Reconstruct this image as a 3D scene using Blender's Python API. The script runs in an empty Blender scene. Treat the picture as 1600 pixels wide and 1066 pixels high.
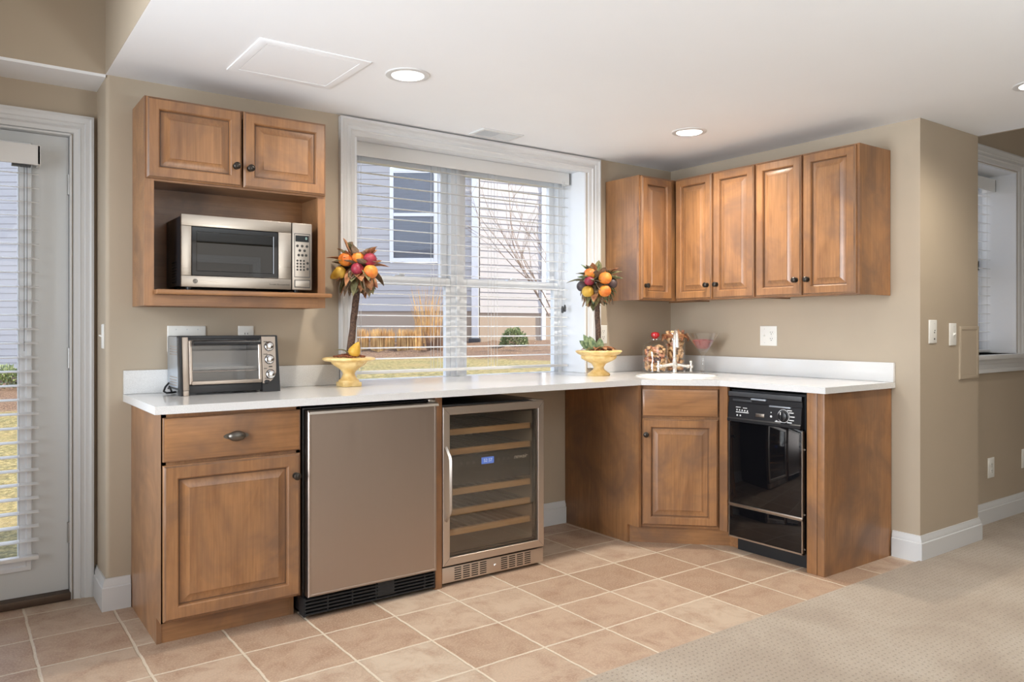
import bpy, bmesh, math, random
import numpy as np
from mathutils import Vector, Matrix
random.seed(7)
SC = bpy.context.scene
COL = SC.collection
PI = math.pi
R = math.radians

# ------------------------------------------------------------------ camera, sky, sun, large lights, exposure
YAW = 0.6277
CAM = Vector((-4.0076, -3.6613, 1.2001))
cd = bpy.data.cameras.new('camera'); cam = bpy.data.objects.new('camera', cd); COL.objects.link(cam)
cam.location = CAM; cam.rotation_euler = (PI/2, 0, -YAW)
cd.sensor_width = 36.0; cd.lens = 1205.82*36/1600; cd.shift_y = -(533-512.05)/1600
cd.clip_start = 0.05
SC.camera = cam

w = bpy.data.worlds.new('sky'); SC.world = w; w.use_nodes = True
bg = w.node_tree.nodes['Background']; bg.inputs[0].default_value = (0.74, 0.83, 1.0, 1); bg.inputs[1].default_value = 3.2

FW = Vector((math.sin(YAW), math.cos(YAW), 0)); RT = Vector((math.cos(YAW), -math.sin(YAW), 0))
sd = bpy.data.lights.new('sun', 'SUN'); sd.energy = 12.0; sd.angle = R(0.6); sd.color = (1, 0.86, 0.64)
so = bpy.data.objects.new('sun', sd); COL.objects.link(so)
sdir = (RT*0.93 + FW*0.10 + Vector((0, 0, 0.78))).normalized()
so.rotation_euler = sdir.to_track_quat('Z', 'Y').to_euler()

def area(name, loc, rot, sx, sy, power, color, spread=180):
    l = bpy.data.lights.new(name, 'AREA'); l.shape = 'RECTANGLE'; l.size = sx; l.size_y = sy; l.energy = power; l.color = color; l.spread = R(spread)
    o = bpy.data.objects.new(name, l); COL.objects.link(o); o.location = loc; o.rotation_euler = rot
    return o
# lamps on solid walls: daylight of an inferred west window, added rear fill
area('west_window_light', (-5.15, -1.55, 1.35), (0, R(-90), 0), 1.7, 1.5, 58, (0.86, 0.93, 1.0), 105)
area('rear_fill_light', (-2.2, -6.9, 1.45), (R(90), 0, 0), 3.6, 1.6, 26, (1.0, 0.965, 0.92))
# added upward lamp out of view, brightens the ceiling as a bounced flash would
area('bounce_fill', (-2.3, -4.7, 1.15), (R(180), 0, 0), 0.8, 0.8, 98, (0.88, 0.97, 1.0))

SC.view_settings.view_transform = 'Standard'
SC.view_settings.look = 'None'
SC.view_settings.exposure = 0.05
SC.view_settings.gamma = 1.0
SC.view_settings.use_curve_mapping = False

# ------------------------------------------------------------------ materials
MATS = {}
def lin(c):
    return tuple((x/12.92 if x <= 0.04045 else ((x+0.055)/1.055)**2.4) for x in c)
def srgb(r, g, b): return lin((r/255, g/255, b/255)) + (1,)
class NT:
    def __init__(s, name):
        m = bpy.data.materials.new(name); m.use_nodes = True
        s.m = m; s.t = m.node_tree; s.b = s.t.nodes['Principled BSDF']; MATS[name] = m
    def n(s, typ, **kw):
        x = s.t.nodes.new(typ)
        for k, v in kw.items():
            if k.startswith('i_'): x.inputs[k[2:].replace('_', ' ')].default_value = v
            else: setattr(x, k, v)
        return x
    def l(s, a, b): s.t.links.new(a, b)
    def ramp(s, fac, stops):
        r = s.n('ShaderNodeValToRGB'); e = r.color_ramp.elements
        while len(e) < len(stops): e.new(0.5)
        for x, (p, c) in zip(e, stops): x.position = p; x.color = c
        s.l(fac, r.inputs[0]); return r
    def coord(s, scale=(1, 1, 1), kind='Object', loc=(0, 0, 0)):
        c = s.n('ShaderNodeTexCoord'); mp = s.n('ShaderNodeMapping'); mp.inputs['Scale'].default_value = scale; mp.inputs['Location'].default_value = loc
        s.l(c.outputs[kind], mp.inputs[0]); return mp.outputs[0]
    def noise(s, vec, scale, detail=4, rough=0.55, dist=0):
        x = s.n('ShaderNodeTexNoise'); x.inputs['Scale'].default_value = scale; x.inputs['Detail'].default_value = detail
        x.inputs['Roughness'].default_value = rough; x.inputs['Distortion'].default_value = dist
        s.l(vec, x.inputs['Vector']); return x.outputs['Fac']
    def bump(s, h, strength, dist=0.01):
        b = s.n('ShaderNodeBump'); b.inputs['Strength'].default_value = strength; b.inputs['Distance'].default_value = dist
        s.l(h, b.inputs['Height']); s.l(b.outputs[0], s.b.inputs['Normal'])
    def mix(s, fac, a, b, mode='MIX'):
        x = s.n('ShaderNodeMix', data_type='RGBA', blend_type=mode)
        for v, i in ((fac, 0), (a, 6), (b, 7)):
            if hasattr(v, 'is_linked'): s.l(v, x.inputs[i])
            else: x.inputs[i].default_value = v
        return x.outputs[2]

def plain(name, col, rough=0.5, metal=0.0, spec=0.5, coat=0, emit=None, es=0):
    t = NT(name); b = t.b
    b.inputs['Base Color'].default_value = col; b.inputs['Roughness'].default_value = rough
    b.inputs['Metallic'].default_value = metal; b.inputs['Specular IOR Level'].default_value = spec
    b.inputs['Coat Weight'].default_value = coat
    if emit: b.inputs['Emission Color'].default_value = emit; b.inputs['Emission Strength'].default_value = es
    return t.m

def paint(name, col, rough=0.6, var=0.04):
    t = NT(name); v = t.coord()
    n = t.noise(v, 1.7, 3)
    lo = tuple(c*(1-var) for c in col[:3])+(1,); hi = tuple(min(1, c*(1+var)) for c in col[:3])+(1,)
    t.l(t.ramp(n, [(0.3, lo), (0.7, hi)]).outputs[0], t.b.inputs['Base Color'])
    t.b.inputs['Roughness'].default_value = rough
    t.bump(t.noise(v, 260, 2), 0.06, 0.002)
    return t.m

def wood(name, axis, base=(0.335, 0.160, 0.066), dark=(0.20, 0.086, 0.036), rough=0.33, wash=(0.185, 0.098, 0.055)):
    """stained maple, the grain along local x (0) or z (2); worn greyish patches as in the glazed finish"""
    t = NT(name)
    oi = t.n('ShaderNodeObjectInfo')
    c = t.n('ShaderNodeTexCoord')
    add = t.n('ShaderNodeVectorMath', operation='ADD')
    sc_ = t.n('ShaderNodeVectorMath', operation='SCALE'); sc_.inputs['Scale'].default_value = 7.0
    comb = t.n('ShaderNodeCombineXYZ'); 
    for i in range(3): t.l(oi.outputs['Random'], comb.inputs[i])
    t.l(comb.outputs[0], sc_.inputs[0]); t.l(c.outputs['Object'], add.inputs[0]); t.l(sc_.outputs[0], add.inputs[1])
    def mp(s):
        m = t.n('ShaderNodeMapping'); m.inputs['Scale'].default_value = s; t.l(add.outputs[0], m.inputs[0]); return m.outputs[0]
    s1 = [7, 7, 7]; s1[axis] = 1.8
    s2 = [120, 120, 120]; s2[axis] = 4
    g1 = t.noise(mp(tuple(s1)), 1.0, 5, 0.6, 1.2)
    g2 = t.noise(mp(tuple(s2)), 1.0, 3, 0.5)
    blot = t.noise(mp((3.2, 3.2, 3.2)), 1.0, 4, 0.6, 0.6)
    b4 = base+(1,); d4 = dark+(1,); w4 = wash+(1,)
    lite = tuple(min(1, x*1.18) for x in base)+(1,)
    c1 = t.ramp(g1, [(0.2, d4), (0.48, b4), (0.66, lite), (0.85, b4)]).outputs[0]
    f2 = t.ramp(g2, [(0.35, (0.78, 0.78, 0.78, 1)), (0.6, (1, 1, 1, 1))]).outputs[0]
    c2 = t.mix(0.85, c1, f2, 'MULTIPLY')
    bf = t.ramp(blot, [(0.44, (0, 0, 0, 1)), (0.66, (0.9, 0.9, 0.9, 1))]).outputs[0]
    c3 = t.mix(bf, c2, w4)
    t.l(c3, t.b.inputs['Base Color'])
    rr = t.ramp(blot, [(0.3, (rough*0.85,)*3+(1,)), (0.7, (rough*1.25,)*3+(1,))]).outputs[0]
    t.l(rr, t.b.inputs['Roughness'])
    t.b.inputs['Coat Weight'].default_value = 0.15; t.b.inputs['Coat Roughness'].default_value = 0.25
    t.bump(g2, 0.04, 0.002)
    return t.m

wood('wood_upright', 2)
wood('wood_level', 0)
wood('wood_edge', 2, (0.19, 0.092, 0.042), (0.12, 0.058, 0.028), 0.4, (0.26, 0.14, 0.075))
plain('glaze', (0.13, 0.066, 0.033, 1), 0.5)
wood('oak_strip', 0, (0.62, 0.40, 0.20), (0.50, 0.30, 0.14), 0.45, (0.6, 0.42, 0.24))
paint('wall_paint', srgb(178, 163, 143), 0.62)
paint('ceiling_paint', srgb(241, 242, 244), 0.8, 0.01)
paint('door_paint', srgb(206, 208, 208), 0.45, 0.01)
plain('white_trim', srgb(212, 212, 212), 0.38)
plain('white_vinyl', srgb(228, 230, 233), 0.4)
plain('white_plastic', srgb(232, 230, 224), 0.4)
plain('blind_white', srgb(222, 221, 219), 0.45)
plain('cord_white', srgb(205, 205, 205), 0.6)
plain('black_plastic', (0.012, 0.012, 0.014, 1), 0.35)
plain('black_matte', (0.008, 0.008, 0.009, 1), 0.6)
plain('black_gloss', (0.004, 0.004, 0.005, 1), 0.04, spec=0.5)
plain('dark_grey', (0.05, 0.052, 0.056, 1), 0.4)
plain('bronze', (0.055, 0.047, 0.04, 1), 0.36, 0.85)
plain('pewter', (0.16, 0.145, 0.125, 1), 0.38, 0.9)
plain('chrome', (0.75, 0.75, 0.76, 1), 0.12, 1.0)
plain('nickel', (0.86, 0.82, 0.76, 1), 0.2, 0.75)
plain('hinge_steel', (0.5, 0.5, 0.49, 1), 0.35, 0.9)
plain('porcelain', srgb(240, 240, 238), 0.12, coat=0.5)
plain('red_lid', (0.42, 0.01, 0.016, 1), 0.22, coat=0.4)
plain('ink_white', srgb(225, 225, 225), 0.5)
plain('ink_dark', (0.03, 0.028, 0.026, 1), 0.5)
plain('screen_blue', (0.02, 0.05, 0.2, 1), 0.3, emit=(0.08, 0.22, 0.9, 1), es=1.1)
plain('screen_digit', (0.3, 0.4, 0.6, 1), 0.3, emit=(0.55, 0.7, 1, 1), es=1.2)
plain('lcd_dark', (0.006, 0.008, 0.009, 1), 0.12)
plain('lcd_digit', (0.2, 0.3, 0.28, 1), 0.4, emit=(0.5, 0.75, 0.68, 1), es=0.5)
plain('lamp_lens', (1, 1, 1, 1), 0.4, emit=(1, 0.97, 0.92, 1), es=4.0)
plain('lamp_baffle', srgb(235, 235, 233), 0.35)
plain('threshold_bronze', (0.09, 0.06, 0.042, 1), 0.45, 0.5)

def steel(name, col, rough, axis):
    t = NT(name); s = [3, 3, 3]; s = [420, 420, 420]; s[axis] = 4
    n = t.noise(t.coord(tuple(s)), 1.0, 2)
    t.l(t.ramp(n, [(0.3, tuple(c*0.97 for c in col)+(1,)), (0.7, col+(1,))]).outputs[0], t.b.inputs['Base Color'])
    t.b.inputs['Metallic'].default_value = 1.0
    t.l(t.ramp(n, [(0.3, (rough*0.85,)*3+(1,)), (0.7, (rough*1.15,)*3+(1,))]).outputs[0], t.b.inputs['Roughness'])
    t.bump(n, 0.012, 0.001)
    return t.m
steel('steel_brushed', (0.60, 0.53, 0.47), 0.34, 0)
steel('steel_brushed_upright', (0.42, 0.35, 0.305), 0.36, 2)
steel('steel_light', (0.50, 0.445, 0.39), 0.32, 0)
steel('steel_warm', (0.46, 0.39, 0.335), 0.36, 0)
plain('liner', (0.42, 0.35, 0.28, 1), 0.5)
plain('rack_wire', (0.22, 0.19, 0.16, 1), 0.4, 0.3)
plain('steel_painted', (0.55, 0.60, 0.66, 1), 0.32, 0.75)

def glass(name, tint=(1, 1, 1, 1), rough=0.0, refl=1.0, f0=0.045, power=5.0):
    t = NT(name); t.t.nodes.remove(t.b)
    out = t.t.nodes['Material Output']
    tr = t.n('ShaderNodeBsdfTransparent'); tr.inputs[0].default_value = tint
    gl = t.n('ShaderNodeBsdfGlossy'); gl.inputs['Roughness'].default_value = rough; gl.inputs[0].default_value = (refl, refl, refl, 1)
    lw = t.n('ShaderNodeLayerWeight'); lw.inputs[0].default_value = 0.5
    pw = t.n('ShaderNodeMath', operation='POWER'); t.l(lw.outputs['Facing'], pw.inputs[0]); pw.inputs[1].default_value = power
    fr = t.n('ShaderNodeMapRange'); fr.inputs[3].default_value = f0; fr.inputs[4].default_value = 0.9; t.l(pw.outputs[0], fr.inputs[0])
    mx = t.n('ShaderNodeMixShader'); t.l(fr.outputs[0], mx.inputs[0]); t.l(tr.outputs[0], mx.inputs[1]); t.l(gl.outputs[0], mx.inputs[2])
    t.l(mx.outputs[0], out.inputs[0]); return t.m
glass('pane_glass', (0.96, 0.97, 0.98, 1), 0.0, 0.5)
glass('clear_glass', (0.97, 0.97, 0.965, 1), f0=0.06, power=2.6)
glass('smoked_glass', (0.82, 0.78, 0.72, 1), f0=0.09)
glass('oven_glass', (0.80, 0.78, 0.76, 1))
glass('microwave_glass', (0.14, 0.14, 0.145, 1))

def quartz():
    t = NT('quartz'); v = t.coord(kind='Object')
    n1 = t.noise(v, 420, 2, 0.6); n2 = t.noise(v, 3, 3)
    c = t.ramp(n1, [(0.36, srgb(206, 205, 203)), (0.5, srgb(222, 221, 220)), (0.66, srgb(232, 232, 231))]).outputs[0]
    c = t.mix(t.ramp(n2, [(0.4, (0, 0, 0, 1)), (0.7, (0.35,)*3+(1,))]).outputs[0], c, srgb(212, 210, 208))
    t.l(c, t.b.inputs['Base Color']); t.b.inputs['Roughness'].default_value = 0.11
    return t.m
quartz()

def tile():
    t = NT('floor_tile')
    c = t.n('ShaderNodeTexCoord'); sep = t.n('ShaderNodeSeparateXYZ'); t.l(c.outputs['Object'], sep.inputs[0])
    def M(op, a, b=None, cc=None):
        m = t.n('ShaderNodeMath', operation=op)
        for i, v in enumerate((a, b, cc)):
            if v is None: continue
            if hasattr(v, 'is_linked'): t.l(v, m.inputs[i])
            else: m.inputs[i].default_value = v
        return m.outputs[0]
    PX, PY = 0.3105, 0.3035
    wob = t.noise(t.coord(kind='Object'), 14, 2)
    wob2 = M('MULTIPLY', M('SUBTRACT', wob, 0.5), 0.010)
    ux = M('DIVIDE', M('ADD', M('ADD', sep.outputs[0], 0.967+PX*40), wob2), PX)
    uy = M('DIVIDE', M('ADD', M('ADD', sep.outputs[1], 0.783+PY*40), wob2), PY)
    fx, fy = M('FRACT', ux), M('FRACT', uy)
    ix, iy = M('FLOOR', ux), M('FLOOR', uy)
    ex = M('MULTIPLY', M('MINIMUM', fx, M('SUBTRACT', 1, fx)), PX)
    ey = M('MULTIPLY', M('MINIMUM', fy, M('SUBTRACT', 1, fy)), PY)
    e = M('MINIMUM', ex, ey)
    mask = t.n('ShaderNodeMapRange'); mask.inputs[1].default_value = 0.003; mask.inputs[2].default_value = 0.0065; t.l(e, mask.inputs[0])
    comb = t.n('ShaderNodeCombineXYZ'); t.l(ix, comb.inputs[0]); t.l(iy, comb.inputs[1])
    wn = t.n('ShaderNodeTexWhiteNoise', noise_dimensions='2D'); t.l(comb.outputs[0], wn.inputs['Vector'])
    col = t.ramp(wn.outputs[0], [(0.0, srgb(160, 132, 110)), (0.3, srgb(172, 145, 123)), (0.6, srgb(184, 158, 136)), (1.0, srgb(194, 176, 156))]).outputs[0]
    v = t.coord(kind='Object')
    n1 = t.noise(v, 9, 6, 0.65, 0.5); n2 = t.noise(v, 140, 3, 0.6)
    col = t.mix(t.ramp(n1, [(0.42, (0, 0, 0, 1)), (0.7, (0.75,)*3+(1,))]).outputs[0], col, srgb(146, 112, 90))
    col = t.mix(t.ramp(n2, [(0.45, (0, 0, 0, 1)), (0.72, (0.65,)*3+(1,))]).outputs[0], col, srgb(206, 178, 152))
    gr = t.ramp(n2, [(0.3, srgb(200, 184, 162)), (0.7, srgb(220, 206, 186))]).outputs[0]
    col = t.mix(mask.outputs[0], gr, col)
    t.l(col, t.b.inputs['Base Color'])
    t.b.inputs['Roughness'].default_value = 0.5
    h = M('ADD', M('MULTIPLY', mask.outputs[0], 1.0), M('MULTIPLY', n1, 0.35))
    t.bump(h, 0.5, 0.003)
    return t.m
tile()

def carpet():
    t = NT('carpet')
    c = t.n('ShaderNodeTexCoord')
    mp = t.n('ShaderNodeMapping'); mp.inputs['Rotation'].default_value = (0, 0, 0.0); t.l(c.outputs['Object'], mp.inputs[0])
    v = mp.outputs[0]
    n1 = t.noise(v, 2.6, 4, 0.6, 0.4); n2 = t.noise(v, 260, 2, 0.6)
    vo = t.n('ShaderNodeTexVoronoi', feature='F1', voronoi_dimensions='2D'); vo.inputs['Scale'].default_value = 42; vo.inputs['Randomness'].default_value = 0.35
    t.l(v, vo.inputs['Vector'])
    col = t.ramp(n1, [(0.36, srgb(166, 149, 131)), (0.5, srgb(176, 160, 142)), (0.64, srgb(184, 170, 153))]).outputs[0]
    col = t.mix(t.ramp(n2, [(0.3, (0.45,)*3+(1,)), (0.55, (0, 0, 0, 1))]).outputs[0], col, srgb(140, 124, 106))
    dots = t.ramp(vo.outputs['Distance'], [(0.10, (0.45,)*3+(1,)), (0.22, (0, 0, 0, 1))]).outputs[0]
    col = t.mix(dots, col, srgb(104, 90, 78))
    t.l(col, t.b.inputs['Base Color']); t.b.inputs['Roughness'].default_value = 0.95
    t.b.inputs['Sheen Weight'].default_value = 0.15
    m = t.n('ShaderNodeMath', operation='SUBTRACT'); t.l(n2, m.inputs[0]); t.l(dots, m.inputs[1])
    t.bump(m.outputs[0], 0.6, 0.006)
    return t.m
carpet()

def siding(name, col):
    t = NT(name); v = t.coord(kind='Object')
    n = t.noise(v, 3, 3)
    t.l(t.ramp(n, [(0.3, tuple(x*0.95 for x in col[:3])+(1,)), (0.7, col)]).outputs[0], t.b.inputs['Base Color'])
    t.b.inputs['Roughness'].default_value = 0.55
    return t.m
siding('siding', srgb(160, 157, 158))
siding('roof_shingle', srgb(96, 88, 84))
siding('concrete', srgb(150, 134, 118))
def ground():
    t = NT('yard_ground'); c = t.n('ShaderNodeTexCoord')
    v = c.outputs['Object']
    at = t.n('ShaderNodeAttribute'); at.attribute_name = 'bed'
    n1 = t.noise(v, 28, 5, 0.7); n2 = t.noise(v, 2.2, 3); n3 = t.noise(v, 60, 4, 0.7)
    lawn = t.ramp(n1, [(0.36, srgb(66, 66, 36)), (0.5, srgb(118, 112, 68)), (0.62, srgb(170, 156, 108))]).outputs[0]
    lawn = t.mix(t.ramp(n2, [(0.4, (0, 0, 0, 1)), (0.7, (0.6,)*3+(1,))]).outputs[0], lawn, srgb(150, 130, 88))
    mul = t.ramp(n3, [(0.35, srgb(52, 38, 30)), (0.52, srgb(112, 86, 68)), (0.68, srgb(168, 142, 120))]).outputs[0]
    t.l(t.mix(at.outputs['Fac'], lawn, mul), t.b.inputs['Base Color'])
    t.b.inputs['Roughness'].default_value = 0.95
    t.bump(n3, 0.8, 0.05)
ground()
def mottled(name, c1, c2, scale, rough=0.6, bump=0.0):
    t = NT(name); v = t.coord(); n = t.noise(v, scale, 4, 0.6)
    t.l(t.ramp(n, [(0.35, c1), (0.65, c2)]).outputs[0], t.b.inputs['Base Color']); t.b.inputs['Roughness'].default_value = rough
    if bump: t.bump(n, bump, 0.004)
    return t.m
mottled('urn_cream', srgb(214, 176, 106), srgb(238, 210, 150), 18, 0.45, 0.1)
mottled('trunk_bark', srgb(52, 38, 30), srgb(104, 78, 62), 120, 0.85, 0.8)
mottled('chips', srgb(90, 48, 30), srgb(150, 88, 56), 60, 0.85)
mottled('fruit_orange', srgb(204, 100, 34), srgb(226, 148, 58), 20, 0.55)
mottled('fruit_plum', srgb(112, 28, 50), srgb(164, 48, 66), 20, 0.5)
mottled('fruit_pear', srgb(182, 136, 40), srgb(212, 172, 70), 20, 0.55)
mottled('fruit_dark', srgb(52, 44, 48), srgb(90, 72, 70), 24, 0.5)
mottled('leaf_brown', srgb(92, 76, 58), srgb(150, 126, 100), 40, 0.7)
mottled('leaf_olive', srgb(88, 88, 56), srgb(140, 132, 92), 40, 0.7)
mottled('leaf_green', srgb(70, 96, 70), srgb(150, 164, 120), 50, 0.6)
mottled('leaf_rust', srgb(120, 66, 40), srgb(182, 130, 88), 40, 0.7)
mottled('cork', srgb(206, 158, 110), srgb(238, 204, 158), 90, 0.8)
mottled('cork_wine', srgb(186, 112, 90), srgb(222, 168, 130), 60, 0.8)
mottled('pink_sand', srgb(126, 52, 56), srgb(176, 92, 92), 160, 0.8, 0.5)
mottled('dry_grass', srgb(158, 118, 74), srgb(218, 182, 124), 6, 0.8)
mottled('dark_stalk', srgb(96, 70, 56), srgb(150, 118, 92), 6, 0.8)
mottled('twig', srgb(92, 76, 66), srgb(138, 118, 102), 8, 0.8)
mottled('boxwood', srgb(58, 78, 48), srgb(140, 152, 100), 30, 0.5)
plain('house_white', srgb(205, 206, 210), 0.5)
plain('far_blind', srgb(92, 94, 102), 0.5)
plain('pipe_boot', (0.03, 0.03, 0.035, 1), 0.6)

# ------------------------------------------------------------------ mesh helpers
def root_z(o):
    while o.parent: o = o.parent
    return o.location.z
class MB:
    def __init__(s): s.bm = bmesh.new(); s.mats = []; s.cur = 0
    def mat(s, name):
        if name not in s.mats: s.mats.append(name)
        s.cur = s.mats.index(name); return s
    def _f(s, vs):
        try:
            f = s.bm.faces.new(vs); f.material_index = s.cur; return f
        except ValueError: return None
    def box(s, x0, x1, y0, y1, z0, z1, bev=0.0, seg=2):
        if x0 > x1: x0, x1 = x1, x0
        if y0 > y1: y0, y1 = y1, y0
        if z0 > z1: z0, z1 = z1, z0
        v = [s.bm.verts.new((x, y, z)) for x in (x0, x1) for y in (y0, y1) for z in (z0, z1)]
        fs = [s._f([v[i] for i in q]) for q in ((0, 1, 3, 2), (4, 6, 7, 5), (0, 4, 5, 1), (2, 3, 7, 6), (0, 2, 6, 4), (1, 5, 7, 3))]
        if bev > 0:
            es = list({e for f in fs for e in f.edges})
            bmesh.ops.bevel(s.bm, geom=es, offset=bev, segments=seg, affect='EDGES', profile=0.6, clamp_overlap=True)
        return s
    def prism(s, pts, axis, a, b):
        """extrude the polygon pts between a and b along axis; pts are the two other coordinates in xyz order"""
        def P(p, q):
            if axis == 0: return (q, p[0], p[1])
            if axis == 1: return (p[0], q, p[1])
            return (p[0], p[1], q)
        A = [s.bm.verts.new(P(p, a)) for p in pts]; B = [s.bm.verts.new(P(p, b)) for p in pts]
        n = len(pts)
        for i in range(n): s._f((A[i], A[(i+1) % n], B[(i+1) % n], B[i]))
        s._f(A[::-1]); s._f(B); return s
    def rings(s, rings, closed=True, cap0=False, cap1=False, mats=None):
        prev = None; first = None
        for k, r in enumerate(rings):
            vs = [s.bm.verts.new(p) for p in r]
            if prev:
                if mats and mats[k-1]: s.mat(mats[k-1])
                n = len(vs)
                for i in range(n if closed else n-1): s._f((prev[i], prev[(i+1) % n], vs[(i+1) % n], vs[i]))
            else: first = vs
            prev = vs
        if cap0: s._f(first[::-1])
        if cap1: s._f(prev)
        return s
    def lathe(s, prof, c=(0, 0, 0), axis='Z', seg=28, cap=True):
        rs = []
        for r, h in prof:
            ring = []
            for k in range(seg):
                a = 2*PI*k/seg; u, v = r*math.cos(a), r*math.sin(a)
                if axis == 'Z': p = (u, v, h)
                elif axis == 'Y': p = (u, -h, v)     # profile height runs towards -y
                else: p = (h, u, v)
                ring.append((c[0]+p[0], c[1]+p[1], c[2]+p[2]))
            rs.append(ring)
        return s.rings(rs, True, cap, cap)
    def tube(s, pts, r, seg=10, cap=True):
        pts = [Vector(p) for p in pts]; rs = []
        rad = r if isinstance(r, (list, tuple)) else [r]*len(pts)
        up = None
        for i, p in enumerate(pts):
            d = (pts[min(i+1, len(pts)-1)]-pts[max(i-1, 0)]).normalized()
            if up is None:
                up = Vector((0, 0, 1)) if abs(d.z) < 0.9 else Vector((1, 0, 0))
            sx = d.cross(up).normalized(); up = sx.cross(d).normalized()
            rs.append([tuple(p+sx*(rad[i]*math.cos(2*PI*k/seg))+up*(rad[i]*math.sin(2*PI*k/seg))) for k in range(seg)])
        return s.rings(rs, True, cap, cap)
    def ball(s, c, r, scale=(1, 1, 1), u=14, v=9, rot=None):
        M = Matrix.Translation(c) @ (rot.to_4x4() if rot else Matrix.Identity(4)) @ Matrix.Diagonal((r*scale[0], r*scale[1], r*scale[2], 1))
        before = set(s.bm.faces)
        bmesh.ops.create_uvsphere(s.bm, u_segments=u, v_segments=v, radius=1, matrix=M)
        for f in s.bm.faces:
            if f not in before: f.material_index = s.cur
        return s
    def leaf(s, base, d, length, width, nrm, curl=0.25):
        """a curved pointed leaf with thickness"""
        d = d.normalized(); sd_ = d.cross(nrm).normalized(); up = sd_.cross(d).normalized()
        top = []; N = 6
        for k in range(N+1):
            t = k/N; wv = width*math.sin(PI*min(1, 0.08+t*0.92))**0.8 if k < N else 0.0008
            c = base+d*(length*t)-up*(curl*length*t*t)
            top.append([c-sd_*wv*0.5+up*wv*0.18, c, c+sd_*wv*0.5+up*wv*0.18])
        th = up*0.0018
        A = [[s.bm.verts.new(p) for p in row] for row in top]; B = [[s.bm.verts.new(p-th) for p in row] for row in top]
        for k in range(N):
            for j in range(2):
                s._f((A[k][j], A[k][j+1], A[k+1][j+1], A[k+1][j])); s._f((B[k][j+1], B[k][j], B[k+1][j], B[k+1][j+1]))
            for j, o in ((0, 1), (2, -1)):
                q = (A[k][j], A[k+1][j], B[k+1][j], B[k][j]); s._f(q if o > 0 else q[::-1])
        return s
    def xf(s, fn):
        for v in s.bm.verts: v.co = Vector(fn(v.co.copy()))
        return s
    def build(s, name, mat, parent=None, smooth=True, angle=35):
        bmesh.ops.recalc_face_normals(s.bm, faces=s.bm.faces)
        if parent is not None:
            dz = root_z(parent)
            if dz:
                for v in s.bm.verts: v.co.z -= dz
        me = bpy.data.meshes.new(name)
        s.bm.to_mesh(me); s.bm.free()
        names = s.mats if s.mats else [mat]
        for m in names: me.materials.append(MATS[m])
        if smooth:
            for p in me.polygons: p.use_smooth = True
            try: me.set_sharp_from_angle(angle=R(angle))
            except Exception: pass
        o = bpy.data.objects.new(name, me); COL.objects.link(o)
        if parent is not None: o.parent = parent
        return o

def thing(name, label, cat, loc=(0, 0, 0), rz=0.0, group=None):
    o = bpy.data.objects.new(name, None); COL.objects.link(o)
    o.empty_display_size = 0.05
    o.location = loc; o.rotation_euler = (0, 0, rz); tag(o, label, cat, group); return o
def tag(o, label=None, cat=None, group=None, kind=None):
    if label: o['label'] = label
    if cat: o['category'] = cat
    if group: o['group'] = group
    if kind: o['kind'] = kind
    return o
def struct(name, mb, mat, label=None, parent=None):
    o = mb.build(name, mat, parent)
    if parent is None:
        o['kind'] = 'structure'
        if label: o['label'] = label
    return o
def dup(o, parent=None):
    c = o.copy(); COL.objects.link(c)
    if parent is not None: c.parent = parent
    for ch in list(o.children): dup(ch, c)
    return c

def plate2d(name, outer, holes, z0, z1):
    """flat slab with holes, filled as a 2D curve, turned into a mesh"""
    cu = bpy.data.curves.new(name, 'CURVE'); cu.dimensions = '2D'; cu.fill_mode = 'BOTH'
    cu.extrude = (z1-z0)/2
    for poly in [outer]+holes:
        sp = cu.splines.new('POLY'); sp.points.add(len(poly)-1); sp.use_cyclic_u = True
        for p, q in zip(sp.points, poly): p.co = (q[0], q[1], 0, 1)
    tmp = bpy.data.objects.new(name, cu); COL.objects.link(tmp)
    dg = bpy.context.evaluated_depsgraph_get(); dg.update()
    me = bpy.data.meshes.new_from_object(tmp.evaluated_get(dg))
    COL.objects.unlink(tmp); bpy.data.objects.remove(tmp)
    me.transform(Matrix.Translation((0, 0, (z0+z1)/2)))
    bm = bmesh.new(); bm.from_mesh(me); bpy.data.meshes.remove(me)
    m = MB(); m.bm.free(); m.bm = bm
    for f in bm.faces: f.material_index = 0
    return m

def text(body, name, mat, parent, loc, size, rot=(PI/2, 0, 0), align='CENTER', shear=0.0):
    cu = bpy.data.curves.new(name, 'FONT'); cu.body = body; cu.size = size; cu.extrude = 0.0003; cu.align_x = align; cu.align_y = 'CENTER'; cu.shear = shear
    tmp = bpy.data.objects.new(name, cu); COL.objects.link(tmp)
    dg = bpy.context.evaluated_depsgraph_get(); dg.update()
    me = bpy.data.meshes.new_from_object(tmp.evaluated_get(dg))
    COL.objects.unlink(tmp); bpy.data.objects.remove(tmp)
    Mx = Matrix.Translation((loc[0], loc[1], loc[2]-root_z(parent))) @ Matrix.Rotation(rot[2], 4, 'Z') @ Matrix.Rotation(rot[0], 4, 'X')
    me.transform(Mx); me.materials.clear(); me.materials.append(MATS[mat])
    o = bpy.data.objects.new(name, me); COL.objects.link(o); o.parent = parent
    return o

def circle(cx, cy, r, n=40, ry=None, rot=0.0):
    ry = ry or r; out = []
    for k in range(n):
        a = 2*PI*k/n; x, y = r*math.cos(a), ry*math.sin(a)
        out.append((cx+x*math.cos(rot)-y*math.sin(rot), cy+x*math.sin(rot)+y*math.cos(rot)))
    return out

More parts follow.
